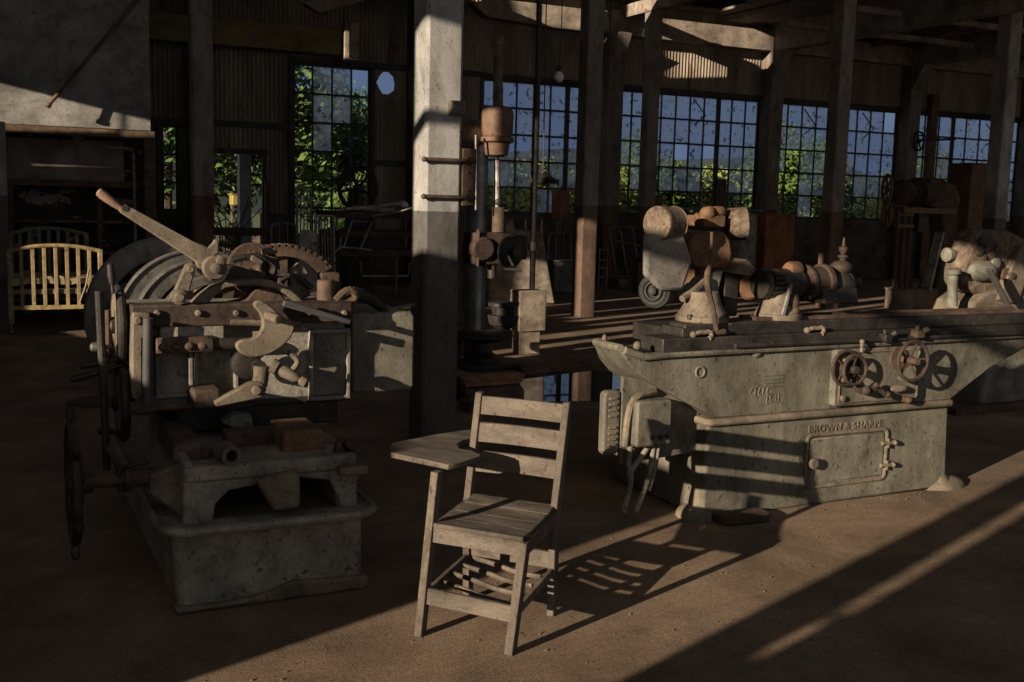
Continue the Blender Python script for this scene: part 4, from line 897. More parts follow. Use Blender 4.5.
# crescent gear guard with its pivot and handles
GV = CV-.08
o1 = [(257, 300), (268, 305), (275, 320), (275, 335), (268, 346), (256, 352), (246, 348), (238, 340)]
ou = [(236, 345), (238, 352), (248, 357), (262, 358), (276, 352), (288, 338), (294, 322), (290, 318), (283, 304), (276, 300), (262, 294)]
def smooth_loop(P, n=2):
    for _ in range(n):
        P = [p for a_, c_ in zip(P, P[1:]+P[:1]) for p in ((a_[0]*.75+c_[0]*.25, a_[1]*.75+c_[1]*.25), (a_[0]*.25+c_[0]*.75, a_[1]*.25+c_[1]*.75))]
    return P
pts = smooth_loop([(50+x/2.623, 170+y/2.623) for x, y in ((527, 352), (545, 338), (575, 352), (604, 383), (640, 398), (636, 428), (612, 458), (574, 483), (530, 491), (494, 480), (482, 456), (500, 443), (530, 441), (550, 424), (556, 398), (548, 374))])
b = B(); b.prism(P2(GV, *pts), GV-.03, GV+.01); cg = obj('gear_guard', b, 'tan_paint', t, .008)
p = G(268, 316, GV-.04); b = B(); b.lathe((p.x, GV-.03, p.z), (.35, -1, -.1), [(0, .022), (.09, .022), (.095, .016)], 14); obj('guard_handle', b, 'tan_paint', cg)
q = G(246, 364, GV+.03); b = B(); b.lathe((q.x, GV+.05, q.z), (0, -1, 0), [(0, .07), (.04, .07), (.05, .05)], 24); b.cyl((q.x+.05, GV+.05, q.z-.01), (q.x+.05, GV-.03, q.z-.01), .035); obj('guard_hub', b, 'dark_iron', t)
p, q = G(262, 366, GV-.03), G(260, 386, GV-.03); b = B(); b.tube([p, q], [.04, .035], 12); obj('link_post', b, 'tan_paint', t)
p, q = G(255, 388, GV-.04), G(214, 402, GV-.04); b = B(); b.prism(P2(GV-.04, (259, 380), (266, 388), (262, 397), (252, 399), (215, 406), (213, 401), (248, 382)), GV-.07, GV-.02); b.cyl((p.x, GV-.09, p.z-.005), (p.x, GV-.02, p.z-.005), .024); obj('link_arm', b, 'tan_paint', t, .008)
p, q = G(272, 365, GV-.08), G(300, 380, GV-.14); b = B(); b.lathe(p, q-p, [(0, .035), (.03, .035), (.035, .018), (.06, .030), (.12, .026), (.145, .012), (.155, .024), (.18, .024), (.19, .012)], 16); obj('crank_handle', b, 'tan_paint', t)
p, q = G(283, 303, GV-.02), G(350, 322, GV-.02); b = B(); b.bar(p, q, .035, .03); obj('diagonal_bar', b, 'bar_iron', t, .006)
b = B(); b.tube([G(288, 352, GV+.02), G(297, 358, GV+.02), G(298, 364, GV+.02), G(291, 372, GV+.02)], .016, 8, 1); obj('curved_lug', b, 'tan_paint', t)
# cone pulley of four stepped wheels behind the rail
def pulley(cx, cy, r_px, v, wr, m, name='pulley', wd=.1, spokes=4, bead=None):
    c = G(cx, cy, v); R = (G(cx, cy, v)-G(cx-r_px, cy, v)).length
    b = B(); b.annulus((c.x, v, c.z), (0, 1, 0), R, R-wr, wd, 64); p_ = obj(name, b, m, t, .006)
    b = B(); b.cyl((c.x, v+.01, c.z), (c.x, v+wd, c.z), .08); obj('hub', b, m, p_)
    for k in range(spokes):
        a = 2*PI*k/spokes+.6; b = B(); b.bar((c.x+.06*math.cos(a), v+wd*.5, c.z+.06*math.sin(a)), (c.x+(R-wr*.8)*math.cos(a), v+wd*.5, c.z+(R-wr*.8)*math.sin(a)), .05, .03, (0, 1, 0)); obj('spoke', b, m, p_)
    if bead: b = B(); b.ring((c.x, v, c.z), (0, 1, 0), R, .012, 64, 8); obj('rim_edge', b, bead, p_)
    return p_
pulley(170, 317, 85, 6.15, .115, 'wheel_iron', 'flywheel', .12)
pulley(198, 328, 82, 5.95, .10, 'wheel_iron', wd=.12, bead='worn_steel')
pulley(208, 330, 74, 5.78, .085, 'wheel_iron', wd=.12, bead='worn_steel')
pulley(218, 334, 62, 5.66, .05, 'worn_steel', wd=.08)
# big gear at the right with a toothed rim
gv = 5.72; gc = G(284, 308, gv); GR = (gc-G(284-62, 308, gv)).length
b = B(); b.annulus((gc.x, gv, gc.z), (0, 1, 0), GR, GR-.05, .09, 72)
gg = obj('bull_gear', b, 'rusty_iron', t)
for k in range(26):
    a = math.radians(10+k*6.2); b = B(); P_ = Vector((gc.x+GR*math.cos(a), gv+.045, gc.z+GR*math.sin(a))); d = Vector((math.cos(a), 0, math.sin(a)))
    b.bar(P_-d*.004, P_+d*.016, .09, .02, (-d.z, 0, d.x)); obj('tooth', b, 'rusty_iron', gg)
b = B(); b.cyl((gc.x, gv-.02, gc.z), (gc.x, gv+.1, gc.z), .07); obj('hub', b, 'rusty_iron', gg)
for k in range(5): a = .3+2*PI*k/5; b = B(); b.bar((gc.x, gv+.04, gc.z), (gc.x+(GR-.04)*math.cos(a), gv+.04, gc.z+(GR-.04)*math.sin(a)), .045, .03, (0, 1, 0)); obj('spoke', b, 'rusty_iron', gg)
# ram head: arches, bosses, straps
AV = CV+.06
outer = [(190, 305), (200, 295), (212, 286), (228, 281), (248, 279), (270, 280), (288, 287), (300, 296), (306, 304)]
inner = [(298, 304), (288, 296), (276, 289), (258, 286), (240, 286), (226, 289), (216, 295), (208, 304)]
b = B(); b.prism(P2(AV, *(outer+inner)), AV, AV+.08); obj('arch_casting', b, 'tan_paint', t, .01)
b = B(); b.prism(P2(AV+.02, (226, 304), (248, 300), (255, 290), (268, 285), (280, 292), (290, 304)), AV+.04, AV+.16); b.rough_up(.006, 8); obj('ram_saddle', b, 'rusty_iron', t, .015)
b = B(); b.prism(P2(AV+.1, (206, 280), (212, 262), (238, 266), (262, 274), (268, 284), (240, 282), (216, 288)), AV+.06, AV+.2); obj('ram', b, 'dark_iron', t, .012)
b = B(); q = G(252, 268, AV+.3); b.annulus((q.x, AV+.24, q.z), (0, 1, 0), .13, .09, .06, 40); obj('driving_ring', b, 'rusty_iron', t)
b = B(); b.tube([G(232, 260, AV+.2), G(248, 256, AV+.2), G(268, 259, AV+.2), G(276, 268, AV+.2), G(270, 278, AV+.2)], .018, 8, 2); obj('strap', b, 'dark_iron', t)
for (a_, c_) in (((250, 257), (262, 263)), ((262, 252), (276, 250)), ((256, 270), (264, 276))):
    p, q = G(*a_, AV+.2), G(*c_, AV+.2); b = B(); b.bar(p, q, .06, .03); obj('tooth_block', b, 'tan_paint', t, .008)
b = B(); b.prism(P2(AV+.1, (292, 268), (302, 262), (310, 272), (306, 284), (312, 296), (296, 302), (284, 296), (294, 284)), AV+.1, AV+.17); b.rough_up(.01, 10); obj('crank_bracket', b, 'tan_paint', t, .012)
p, q = G(294, 273, AV+.07), G(312, 288, AV+.07); b = B(); b.bar(p, q, .03, .03); obj('crank_slot', b, 'dark_iron', t, .006)
p, q = G(274, 276, AV+.2), G(290, 275, AV+.2); b = B(); b.tube([p, q, G(282, 283, AV+.2)], .012, 8); obj('pin', b, 'worn_steel', t)
q = G(326, 292, AV+.05); b = B(); b.cyl((q.x, AV+.05, 1.27), (q.x, AV+.05, 1.39), .05, .045); b.box(q.x-.01, q.x+.09, AV+.1, AV+.18, 1.27, 1.42); obj('oil_pot', b, 'rusty_iron', t, .008)
b = B(); b.tube([G(336, 301, AV), G(344, 292, AV), G(352, 290, AV), G(357, 299, AV), G(346, 303, AV)], .022, 8, 1); obj('hook', b, 'rusty_iron', t)
b = B(); b.tube([G(352, 292, AV+.05), G(368, 297, AV+.05), G(380, 306, AV+.1), G(386, 312, AV+.1)], [.03, .035, .028, .02], 10, 1); obj('pipe_elbow', b, 'dark_iron', t)
b = B(); b.tube([G(384, 312, AV+.2), G(400, 307, AV+.25), G(414, 305, AV+.3)], .009, 6, 1); obj('oil_line', b, 'worn_steel', t)
# hand lever on its fulcrum plate
LV = CV-.02
p0, p1 = G(122, 208, LV), G(201, 260, LV)
pl = [(119, 210), (125, 204), (207, 249), (213, 243), (215, 239), (219, 240), (219, 253), (214, 257), (211, 268), (204, 276), (198, 272), (196, 262), (121, 213)]
b = B(); b.prism(P2(LV, *pl), LV, LV+.03); lv = obj('hand_lever', b, 'tan_paint', t, .006)
p, q = G(98, 191, LV), G(122, 209, LV); p.y += .015; q.y += .015; b = B(); b.lathe(p, q-p, [(0, .008), (.005, .019), (.03, .022), (.09, .018), ((q-p).length*.93, .013), ((q-p).length, .016)], 16); obj('wooden_grip', b, 'grip_wood', lv)
b = B(); q = G(125, 208, LV); b.lathe((q.x, LV, q.z), (0, -1, 0), [(0, .014), (.004, .014)], 14); obj('lever_eye', b, 'dark_iron', lv)
q = G(215, 268, LV-.03); b = B(); b.lathe((q.x, LV+.08, q.z), (0, -1, 0), [(0, .055), (.10, .058), (.12, .05), (.12, .024), (.15, .024), (.155, .015)], 24); obj('pivot_boss', b, 'tan_paint', t)
q = G(219, 260, LV); b = B(); b.lathe((q.x, LV, q.z), (0, -1, 0), [(0, .024), (.05, .024), (.055, .014)], 14); obj('pivot_bolt', b, 'tan_paint', t)
b = B(); b.prism(P2(LV+.03, (186, 264), (193, 262), (196, 268), (187, 300), (176, 303), (171, 297)), LV+.02, LV+.06); lk = obj('lever_link', b, 'tan_paint', t, .008)
for x, y, r_ in ((190, 269, .026), (179, 297, .036)): q = G(x, y, LV); b = B(); b.lathe((q.x, LV+.03, q.z), (0, -1, 0), [(0, r_), (.03, r_), (.035, r_*.55), (.055, r_*.5)], 18); obj('link_pin', b, 'tan_paint', lk)
# two handwheels seen edge-on at the left end, with crank handles
HU = .56
def HW(px, py): return GRID.u(px, py, HU)
c1_ = HW(119, 325); handwheel(t, (HU, c1_.y, c1_.z), (-1, 0, 0), .172, .022, 4, .04, 'dark_iron', handle=None, ph=.3)
c2_ = HW(122, 402); handwheel(t, (HU, c2_.y, c2_.z), (-1, 0, 0), .168, .022, 4, .04, 'dark_iron', handle=None, ph=.9)
b = B(); b.annulus((HU-.02, c1_.y, c1_.z), (1, 0, 0), .15, .0001, .02, 40); obj('wheel_disc', b, 'tan_paint', t)
b = B(); b.annulus((HU-.02, c2_.y, c2_.z), (1, 0, 0), .145, .0001, .02, 40); obj('wheel_disc', b, 'tan_paint', t)
for c_ in (c1_, c2_): b = B(); b.cyl((HU-.03, c_.y, c_.z), (.72, c_.y, c_.z), .028); obj('wheel_shaft', b, 'rusty_iron', t)
hv_ = c1_.y
def hand(pa, pb, r0=.016, v=hv_-.1, m='dark_iron'):
    p, q = G(*pa, v), G(*pb, v); n_ = (q-p).length
    b = B(); b.lathe(p, q-p, [(0, r0*.5), (.008, r0), (n_*.45, r0*1.15), (n_*.7, r0*.8), (n_*.72, r0*.5), (n_, r0*.5)], 12); return obj('crank_handle', b, m, t)
hand((110, 263), (113, 293)); hand((90, 347), (112, 347), .022, m='worn_steel')
hand((80, 366), (120, 359)); hand((71, 380), (122, 365))
hand((97, 431), (120, 432))
p, q = G(99, 291, hv_-.14), G(107, 470, hv_-.14); b = B(); b.tube([p, (p+q)/2+Vector((.0, 0, 0)), q], [.02, .018, .018], 10); obj('control_rod', b, 'dark_iron', t)
p, q = G(108, 310, hv_-.02), G(109, 362, hv_-.02); b = B(); b.tube([p, q], .014, 8); obj('control_rod', b, 'rusty_iron', t)
p, q = G(102, 371, hv_-.14), G(130, 368, hv_+.0); b = B(); b.cyl(p, q, .012); obj('rod_bracket', b, 'dark_iron', t)
# large spoked hand wheel low at the left with its shaft
wu = .30; wc = GRID.u(73, 483, wu); 
R_ = .245
hwl = handwheel(t, (wu, wc.y, wc.z), (-1, 0, 0), R_, .02, 6, .05, 'dark_iron', 'capstan_wheel', .03)
for k in range(6):
    a = 2*PI*k/6+.4; d = Vector((0, math.cos(a), math.sin(a))); c_ = Vector((wu, wc.y, wc.z))
    b = B(); b.lathe(c_+d*R_, d, [(0, .014), (.012, .012), (.03, .02), (.065, .018), (.08, .008)], 10); obj('spoke_grip', b, 'dark_iron', hwl)
b = B(); b.lathe((wu-.02, wc.y, wc.z), (1, 0, 0), [(0, .045), (.06, .045), (.07, .032), (.22, .032), (.225, .055), (.25, .055), (.255, .04), (.47, .04)], 18); obj('capstan_shaft', b, 'rusty_iron', t)
b = B(); b.hexa([(S0-.10, wc.y-.06, wc.z-.06), (S0+.04, wc.y-.06, .40), (S0+.04, wc.y+.1, .40), (S0-.10, wc.y+.1, wc.z-.06), (S0-.10, wc.y-.06, wc.z+.02), (S0+.04, wc.y-.06, wc.z+.06), (S0+.04, wc.y+.1, wc.z+.06), (S0-.10, wc.y+.1, wc.z+.02)]); obj('shaft_bearing', b, 'tan_paint', t, .01)
b = B(); b.tube([G(107, 447, wc.y), G(118, 466, wc.y-.02), G(122, 492, wc.y-.02)], .012, 8); b.cyl(G(118, 468, wc.y-.03), G(150, 462, wc.y-.03), .009); obj('locking_lever', b, 'dark_iron', t)
# column of the machine behind, carrying pulleys
b = B(); b.box(.80, 1.5, 5.85, 6.55, .38, 1.02); b.box(.9, 1.5, 5.7, 6.5, 1.0, 1.16); obj('machine_column', b, 'dark_iron', t, .03)
b = B(); c_ = G(200, 328, 6.0); b.cyl((c_.x, 5.6, c_.z), (c_.x, 6.45, c_.z), .04); obj('pulley_shaft', b, 'worn_steel', t)
# ================================================================== SMALLER THINGS ON THE NEAR COLUMN
NC = (2.985, 7.39, .1425); fvn = NC[1]-NC[2]
q = G(457, 108, fvn-.04)
t = thing('junction_box', 'small square electrical box fixed high on the near pale column', 'electrical box', q.x, fvn, q.z)
b = B(); b.box(q.x-.055, q.x+.06, fvn-.07, fvn+.02, q.z-.05, q.z+.05); obj('box', b, 'tan_paint', t, .006)
b = B(); b.box(q.x-.048, q.x+.053, fvn-.078, fvn-.068, q.z-.043, q.z+.043); obj('lid', b, 'column_paint', t, .003)
for dx, dz in ((-.03, .03), (.03, -.02)): b = B(); b.cyl((q.x+dx, fvn-.085, q.z+dz), (q.x+dx, fvn-.075, q.z+dz), .008, seg=10); obj('screw', b, 'dark_iron', t)
z1, z2 = G(445, 160, fvn-.02).z, G(445, 197, fvn-.02).z
t = thing('column_bracket', 'rusty bracket plate held to the near column by two round bars', 'bracket', 3.16, fvn, z2)
for z in (z1, z2):
    b = B(); b.cyl((NC[0]-.16, fvn-.022, z), (NC[0]+.24, fvn-.022, z), .015); b.ball((NC[0]-.16, fvn-.022, z), (.02, .02, .02)); b.cyl((NC[0]+.17, fvn-.026, z), (NC[0]+.20, fvn-.026, z), .03, seg=6); obj('clamp_bar', b, 'rusty_iron', t)
b = B(); b.sheet([(NC[0]+.145, z2-.06), (NC[0]+.25, z2-.06), (NC[0]+.25, z1+.09), (NC[0]+.145, z1+.09)], [], fvn-.01, fvn+.03, 'v'); obj('plate', b, 'rusty_iron', t, .006)
for dx, f in ((.02, .2), (.06, .45), (.02, .7), (.06, .9)): b = B(); b.cyl((NC[0]+.16+dx, fvn-.022, z2+(z1-z2)*f), (NC[0]+.16+dx, fvn-.008, z2+(z1-z2)*f), .01, seg=10); obj('rivet', b, 'worn_steel', t)
# ================================================================== DRILL PRESS
DV = 10.6
def D(px, py, dv=0): return G(px, py, DV+dv)
t = thing('drill_press', 'tall rusty pillar drill standing behind the near pale column', 'drill', D(480, 360).x, DV+.2, 0)
du = D(480, 300).x
b = B(); b.prism(rrect(du-.26, du+.42, DV-.3, DV+.5, .08), 0, .07, 'z'); obj('base_plate', b, 'dark_iron', t, .015)
b = B(); zt = .46; b.lathe((du+.03, DV, .07), (0, 0, 1), [(0, .19), (.05, .19), (.1, .12), (.2, .10), (.24, .26), (.27, .34), (.33, .34), (.335, .30)], 32); obj('table', b, 'dark_iron', t)
b = B(); b.lathe((du+.26, DV-.05, .42), (0, 0, 1), [(0, .08), (.05, .15), (.12, .17), (.15, .17), (.16, .12), (.24, .13), (.25, .17), (.29, .17), (.3, .1)], 24); obj('vice', b, 'dark_iron', t)
zc1 = D(480, 272).z
b = B(); b.cyl((du-.01, DV+.12, .07), (du-.01, DV+.12, D(480, 120).z), .115, seg=24); obj('pillar', b, 'blue_steel', t)
b = B(); b.cyl((du-.2, DV+.1, .07), (du-.2, DV+.1, D(480, 160).z), .04); obj('feed_pipe', b, 'rusty_iron', t)
a_, c_ = D(470, 232), D(512, 264); b = B(); b.box(a_.x, c_.x, DV-.12, DV+.2, c_.z, a_.z); b.box(c_.x-.03, c_.x+.16, DV-.06, DV+.08, c_.z+.05, a_.z-.03); b.cyl((a_.x+.1, DV-.16, (a_.z+c_.z)/2), (a_.x+.1, DV+.1, (a_.z+c_.z)/2), .13); b.box(a_.x+.02, a_.x+.06, DV-.16, DV-.1, c_.z-.02, a_.z+.04); obj('spindle_head', b, 'dark_rust', t, .02)
q = D(509, 252, -.14); b = B(); b.lathe((q.x, DV-.14, q.z), (.3, -1, 0), [(0, .17), (.04, .17), (.06, .13), (.07, .06), (.12, .05)], 28); obj('feed_gear', b, 'dark_iron', t)
b = B(); b.tube([D(508, 256, -.3), D(513, 266, -.32), D(503, 269, -.34), D(521, 270, -.34)], [.018, .016, .014, .02], 8); obj('feed_handle', b, 'worn_steel', t)
a_, c_ = D(489, 207), D(505, 232); b = B(); b.cyl(((a_.x+c_.x)/2, DV-.05, c_.z), ((a_.x+c_.x)/2, DV-.05, a_.z), .075, seg=20); obj('quill', b, 'rusty_iron', t)
b = B(); q = D(509, 210, -.05); b.lathe((q.x-.0, DV-.05, q.z-.05), (0, 0, 1), [(0, .04), (.03, .09), (.04, .11), (.05, .11)], 20); b.ball(D(498, 202, -.05), (.05, .05, .06)); obj('oil_bowl', b, 'dark_iron', t)
a_, c_ = D(497, 160, -.05), D(497, 207, -.05); b = B(); b.cyl(c_, a_, .033); obj('spindle', b, 'bed_metal', t)
b = B(); b.cyl(D(492, 264, -.04), D(492, 278, -.04), .05); obj('chuck', b, 'dark_iron', t)
q = D(497, 130, -.05); k = 1/ (1075/11.0)
b = B(); P_ = [(483, 112), (487, 107), (505, 105), (511, 110), (511, 132), (507, 138), (486, 138), (482, 132)]; z0_ = D(497, 136, -.05).z; z1_ = D(497, 106, -.05).z; w_ = (D(511, 120).x-D(482, 120).x)/2
b.lathe((q.x, DV-.05, z0_), (0, 0, 1), [(0, w_*.93), (.05, w_*1.0), ((z1_-z0_)*.8, w_), ((z1_-z0_)*.93, w_*.88), ((z1_-z0_), w_*.5)], 28)
b.lathe((q.x, DV-.05, z0_-.22), (0, 0, 1), [(0, w_*.5), (.02, w_*.72), (.14, w_*.82), (.16, w_*1.08), (.2, w_*1.08), (.22, w_*.9)], 28); obj('motor', b, 'brown_paint', t)
b = B(); a_, c_ = D(462, 122, .1), D(484, 150, .1); b.lathe((a_.x-.08, DV+.1, (a_.z+c_.z)/2), (1, 0, 0), [(0, .10), (.03, .15), (.2, .15), (.3, .12), (.42, .10)], 24); obj('gear_case', b, 'brown_paint', t)
b = B(); p, q2 = D(498, 42, .02), D(498, 108, .02); b.cyl(q2, p, .055, .05, 16); b.cyl(p-Vector((0, 0, .04)), p+Vector((0, 0, .05)), .065); obj('shaft_sleeve', b, 'tan_paint', t)
p, q2 = D(476, 135, -.16), D(476, 210, -.16); b = B(); b.cyl(q2, p, .014); obj('shifter_rod', b, 'worn_steel', t)
# boards and scrap beside it
for k, (pts, m, lb, h0, h1) in enumerate((
    (((460, 376), (516, 371), (525, 374), (522, 380), (466, 385)), 'orange_wood', 'broken reddish board lying on the scrap at the foot of the drill', .13, .16),
    (((464, 388), (520, 383), (524, 390), (470, 399)), 'dark_wood', 'dark plank under the broken reddish board by the drill', .0, .12),
    (((512, 360), (560, 355), (596, 362), (524, 371)), 'dark_wood', 'long dark board on the floor under the pole weight', .0, .05))):
    b = B(); P_ = [GF(x, y, h1) for x, y in pts]; b.prism([(p.x, p.y) for p in P_], h0, h1, 'z'); b.rough_up(.012, 6, k)
    solo('scrap_board', lb, 'board', b, m, P_[0].x, P_[0].y, h0, bev=.006)
b = B(); q = GF(469, 412); b.box(q.x-.03, q.x+.35, q.y-.05, q.y+.15, 0, .09); b.rough_up(.015, 8); solo('scrap_block', 'low dark block on the floor between the near column and the school chair', 'block', b, 'rusty_iron', q.x, q.y, 0, bev=.01)
# ================================================================== POLE WITH WEIGHT, LAMPS
kv = 11.45
t = thing('pole_weight', 'tall thin pole rising from a square pale weight on the floor', 'pole', G(528, 352, kv).x, kv, 0)
a_, c_ = G(515, 290, kv), G(541, 330, kv); b = B(); b.box(a_.x, c_.x, kv-.13, kv+.13, c_.z, a_.z); obj('weight', b, 'concrete', t, .015)
a_, c_ = G(516, 330, kv), G(536, 352, kv); b = B(); b.box(a_.x, c_.x, kv-.1, kv+.1, 0, a_.z); obj('pedestal', b, 'concrete', t, .01)
p, q = G(532, 290, kv), G(539, 0, kv); q2 = p+(q-p)*1.3; b = B(); b.tube([p, p+(q2-p)*.5+Vector((.01, 0, 0)), q2], .034, 10); obj('pole', b, 'dark_iron', t)
b = B(); p3 = p+(q2-p)*.12; b.cyl(p3-Vector((0, 0, .05)), p3+Vector((0, 0, .05)), .06); obj('collar', b, 'dark_iron', t)
hvv = 12.6
p = G(543, 181, hvv)
t = thing('hanging_lamp', 'dark flat hanging lamp shade in front of the window right of the drill', 'lamp', p.x, hvv, p.z)
b = B(); b.lathe((p.x, hvv, p.z-.03), (0, 0, 1), [(0, .19), (.02, .2), (.06, .17), (.10, .10), (.13, .05), (.16, .04)], 26, False); obj('lamp_shade', b, 'dark_iron', t)
b = B(); b.tube([(p.x, hvv, p.z+.12), (p.x-.02, hvv, p.z+1.6), (p.x-.04, hvv, 6.3), (p.x-.04, hvv, 11.6)], .008, 6); obj('cord', b, 'bar_iron', t)
b = B(); b.tube([(p.x+.15, hvv, p.z), (p.x+.23, hvv, p.z+.02), (p.x+.22, hvv, p.z-.06)], .012, 6); obj('hook', b, 'bar_iron', t)
hvv = 15.0; p = G(559, 76, hvv)
t = thing('light_bulb', 'bare white bulb hanging on a cord above the left part of the window', 'bulb', p.x, hvv, p.z)
b = B(); b.lathe((p.x, hvv, p.z-.10), (0, 0, 1), [(0, 0), (.01, .04), (.05, .075), (.1, .075), (.15, .045), (.17, .035)], 18); obj('bulb', b, 'porcelain', t)
b = B(); b.cyl((p.x, hvv, p.z+.065), (p.x, hvv, p.z+.16), .04); obj('socket', b, 'bar_iron', t)
b = B(); b.tube([(p.x, hvv, p.z+.15), (p.x+.02, hvv, p.z+.6), (p.x-.03, hvv, 11.6)], .008, 6); obj('cord', b, 'bar_iron', t)
b = B(); p, q = G(432, 0, 6.9), G(452, 0, 6.9)
# ================================================================== CONCRETE PLINTH
pv = 16.85
t = thing('machine_plinth', 'tapered tan concrete plinth with studs on top, behind the pole', 'plinth', G(520, 306, pv).x, pv+.3, 0)
A_ = [G(x, y, pv) for x, y in ((488, 306), (556, 306), (546, 231), (496, 231))]
b = B(); b.taper((A_[0].x, A_[1].x, pv, pv+1.0, 0), (A_[3].x, A_[2].x, pv+.1, pv+.9, A_[2].z)); b.rough_up(.01, 3); obj('block', b, 'concrete', t, .04)
b = B(); q = G(512, 232, pv+.2); b.prism([(q.x-.15, q.z-.02), (q.x-.12, q.z+.12), (q.x-.02, q.z+.22), (q.x+.03, q.z+.22), (q.x+.05, q.z+.08), (q.x+.13, q.z-.02)], pv+.2, pv+.45); obj('bearing', b, 'bed_metal', t, .02)
for px in (525, 535, 541): q = G(px, 232, pv+.2); b = B(); b.cyl((q.x, pv+.2, q.z-.05), (q.x, pv+.2, q.z+.22), .025); obj('stud', b, 'bed_metal', t)
# ================================================================== CRIB
cv0, cv1 = 14.72, 15.85
a_, c_ = G(12, 334, cv0), G(102, 330, cv0)
cu0, cu1 = a_.x, c_.x
t = thing('crib', 'old cream painted iron crib with slatted ends by the left recess', 'crib', (cu0+cu1)/2, cv0, 0)
def crib_end(v, u0, u1, z0, zt, rise, m):
    e = B(); e.tube([(u0, v, zt-.02), (u0+(u1-u0)*.25, v, zt+rise*.7), (u0+(u1-u0)*.5, v, zt+rise), (u0+(u1-u0)*.75, v, zt+rise*.7), (u1, v, zt-.02)], .026, 8, 2); e = obj('end_panel', e, m, t)
    for u in (u0, u1): b = B(); b.box(u-.03, u+.03, v-.02, v+.02, .13, zt); obj('post', b, m, e, .006)
    b = B(); b.box(u0, u1, v-.015, v+.015, z0-.025, z0+.03); obj('bottom_rail', b, m, e, .004)
    for k in range(1, 8):
        f = k/8; u = u0+(u1-u0)*f; b = B(); b.box(u-.022, u+.022, v-.008, v+.008, z0, zt+rise*math.sin(PI*f)*.95); obj('slat', b, m, e, .003)
    for u in (u0, u1): b = B(); b.cyl((u, v, .05), (u, v, .14), .012); b.cyl((u-.018, v+.01, .035), (u+.018, v+.01, .035), .035); obj('caster', b, 'worn_steel', e)
zt = G(12, 249, cv0).z
crib_end(cv0, cu0, cu1, .33, zt, .05, 'crib_paint')
a2, c2 = G(10, 232, cv1), G(86, 232, cv1)
crib_end(cv1, a2.x, c2.x, .33, a2.z, .06, 'crib_paint_dull')
b = B(); b.box(cu0+.02, cu1-.03, cv0+.02, cv1-.02, .50, .56); obj('spring_frame', b, 'crib_paint_dull', t)
b = B(); b.box(cu0+.02, cu1-.05, cv0+.05, cv1-.05, .62, .70)
bmesh.ops.subdivide_edges(b.b, edges=b.b.edges[:], cuts=8, use_grid_fill=True); b.rough_up(.05, 5); obj('mattress', b, 'mattress', t)
for u in (cu0, cu1): b = B(); b.cyl((u, cv0, .36), (u, cv1, .36), .016); b.cyl((u, cv0, .56), (u, cv1, .56), .016); obj('side_rail', b, 'crib_paint_dull', t)
b = B(); b.tube([G(89, 268, cv0-.04), G(86, 285, cv0-.05), G(80, 302, cv0-.05)], .012, 6); obj('drop_rod', b, 'crib_paint_dull', t)
# ================================================================== OLD BED FRAMES STORED AT THE LEFT BACK
def bed_end(name, lab, v, pl_, pr_, zb, nslat, m, tilt=0.0, round_=True, grp='old bed frames stored at the back'):
    a_, c_ = G(*pl_, v), G(*pr_, v); zt_ = (a_.z+c_.z)/2; u0, u1 = a_.x, c_.x
    t = thing(name, lab, 'bed frame', (u0+u1)/2, v, 0, grp)
    r_ = .09 if round_ else .01
    b = B(); b.tube([(u0, v, zb), (u0, v+tilt*.9, zt_-r_), (u0+r_*.3, v+tilt, zt_-r_*.3), (u0+r_, v+tilt, zt_), (u1-r_, v+tilt, zt_), (u1-r_*.3, v+tilt, zt_-r_*.3), (u1, v+tilt*.9, zt_-r_), (u1, v, zb)], .024, 8); obj('hoop', b, m, t)
    b = B(); b.cyl((u0, v+tilt*.3, zb+(zt_-zb)*.35), (u1, v+tilt*.3, zb+(zt_-zb)*.35), .018); obj('cross_rail', b, m, t)
    for k in range(1, nslat+1):
        u = u0+(u1-u0)*k/(nslat+1); b = B(); b.cyl((u, v+tilt*.3, zb+(zt_-zb)*.35), (u, v+tilt, zt_), .012, seg=8); obj('spindle', b, m, t)
    return t
bed_end('bed_headboard', 'rounded dark bed end standing low beside the doorway at the left back', 19.2, (271, 223), (296, 224), .02, 2, 'bed_metal')
bed_end('bed_headboard', 'tall square bed end with slats standing left of the stacked bed frames', 18.6, (297, 187), (311, 188), .02, 3, 'bed_metal', round_=False)
bed_end('bed_headboard', 'wide slatted bed end leaning beside the left end of the bed stack', 17.62, (317, 216), (335, 216), .02, 5, 'bed_metal', .1, False)
q = G(308, 262, 17.4); b = B(); z_ = G(308, 230, 17.4).z
b.prism([(q.x-.16, 0), (q.x+.16, 0), (q.x+.16, z_-.08), (q.x+.1, z_), (q.x-.1, z_), (q.x-.16, z_-.08)], 17.38, 17.44); solo('board_panel', 'grey wooden board with clipped top corners propped before the bed frames', 'board', b, 'bed_metal', q.x, 17.4, 0, bev=.008)
def bed_base(lab, v, y, yl, x0, x1, dv=1.1):
    a_, c_ = G(x0, y, v), G(x1, y, v); z = G((x0+x1)/2, y, v).z
    t = thing('stacked_bed', lab, 'bed frame', (a_.x+c_.x)/2, v, 0, 'old bed frames stored at the back')
    for vv in (v, v+dv): b = B(); b.box(a_.x, c_.x, vv-.03, vv+.03, z-.06, z+.05); obj('long_rail', b, 'rusty_iron', t, .006)
    for u in (a_.x, c_.x): b = B(); b.box(u-.03, u+.03, v, v+dv, z-.05, z+.04); obj('end_rail', b, 'rusty_iron', t)
    for k in range(1, 6): u = a_.x+(c_.x-a_.x)*k/6; b = B(); b.cyl((u, v, z), (u, v+dv, z), .012, seg=6); obj('spring_bar', b, 'bed_metal', t)
    for u in (a_.x+.04, c_.x-.04):
        for vv in (v, v+dv): b = B(); b.cyl((u, vv, yl), (u, vv, z), .02, seg=8); obj('leg', b, 'bed_metal', t)
    return z
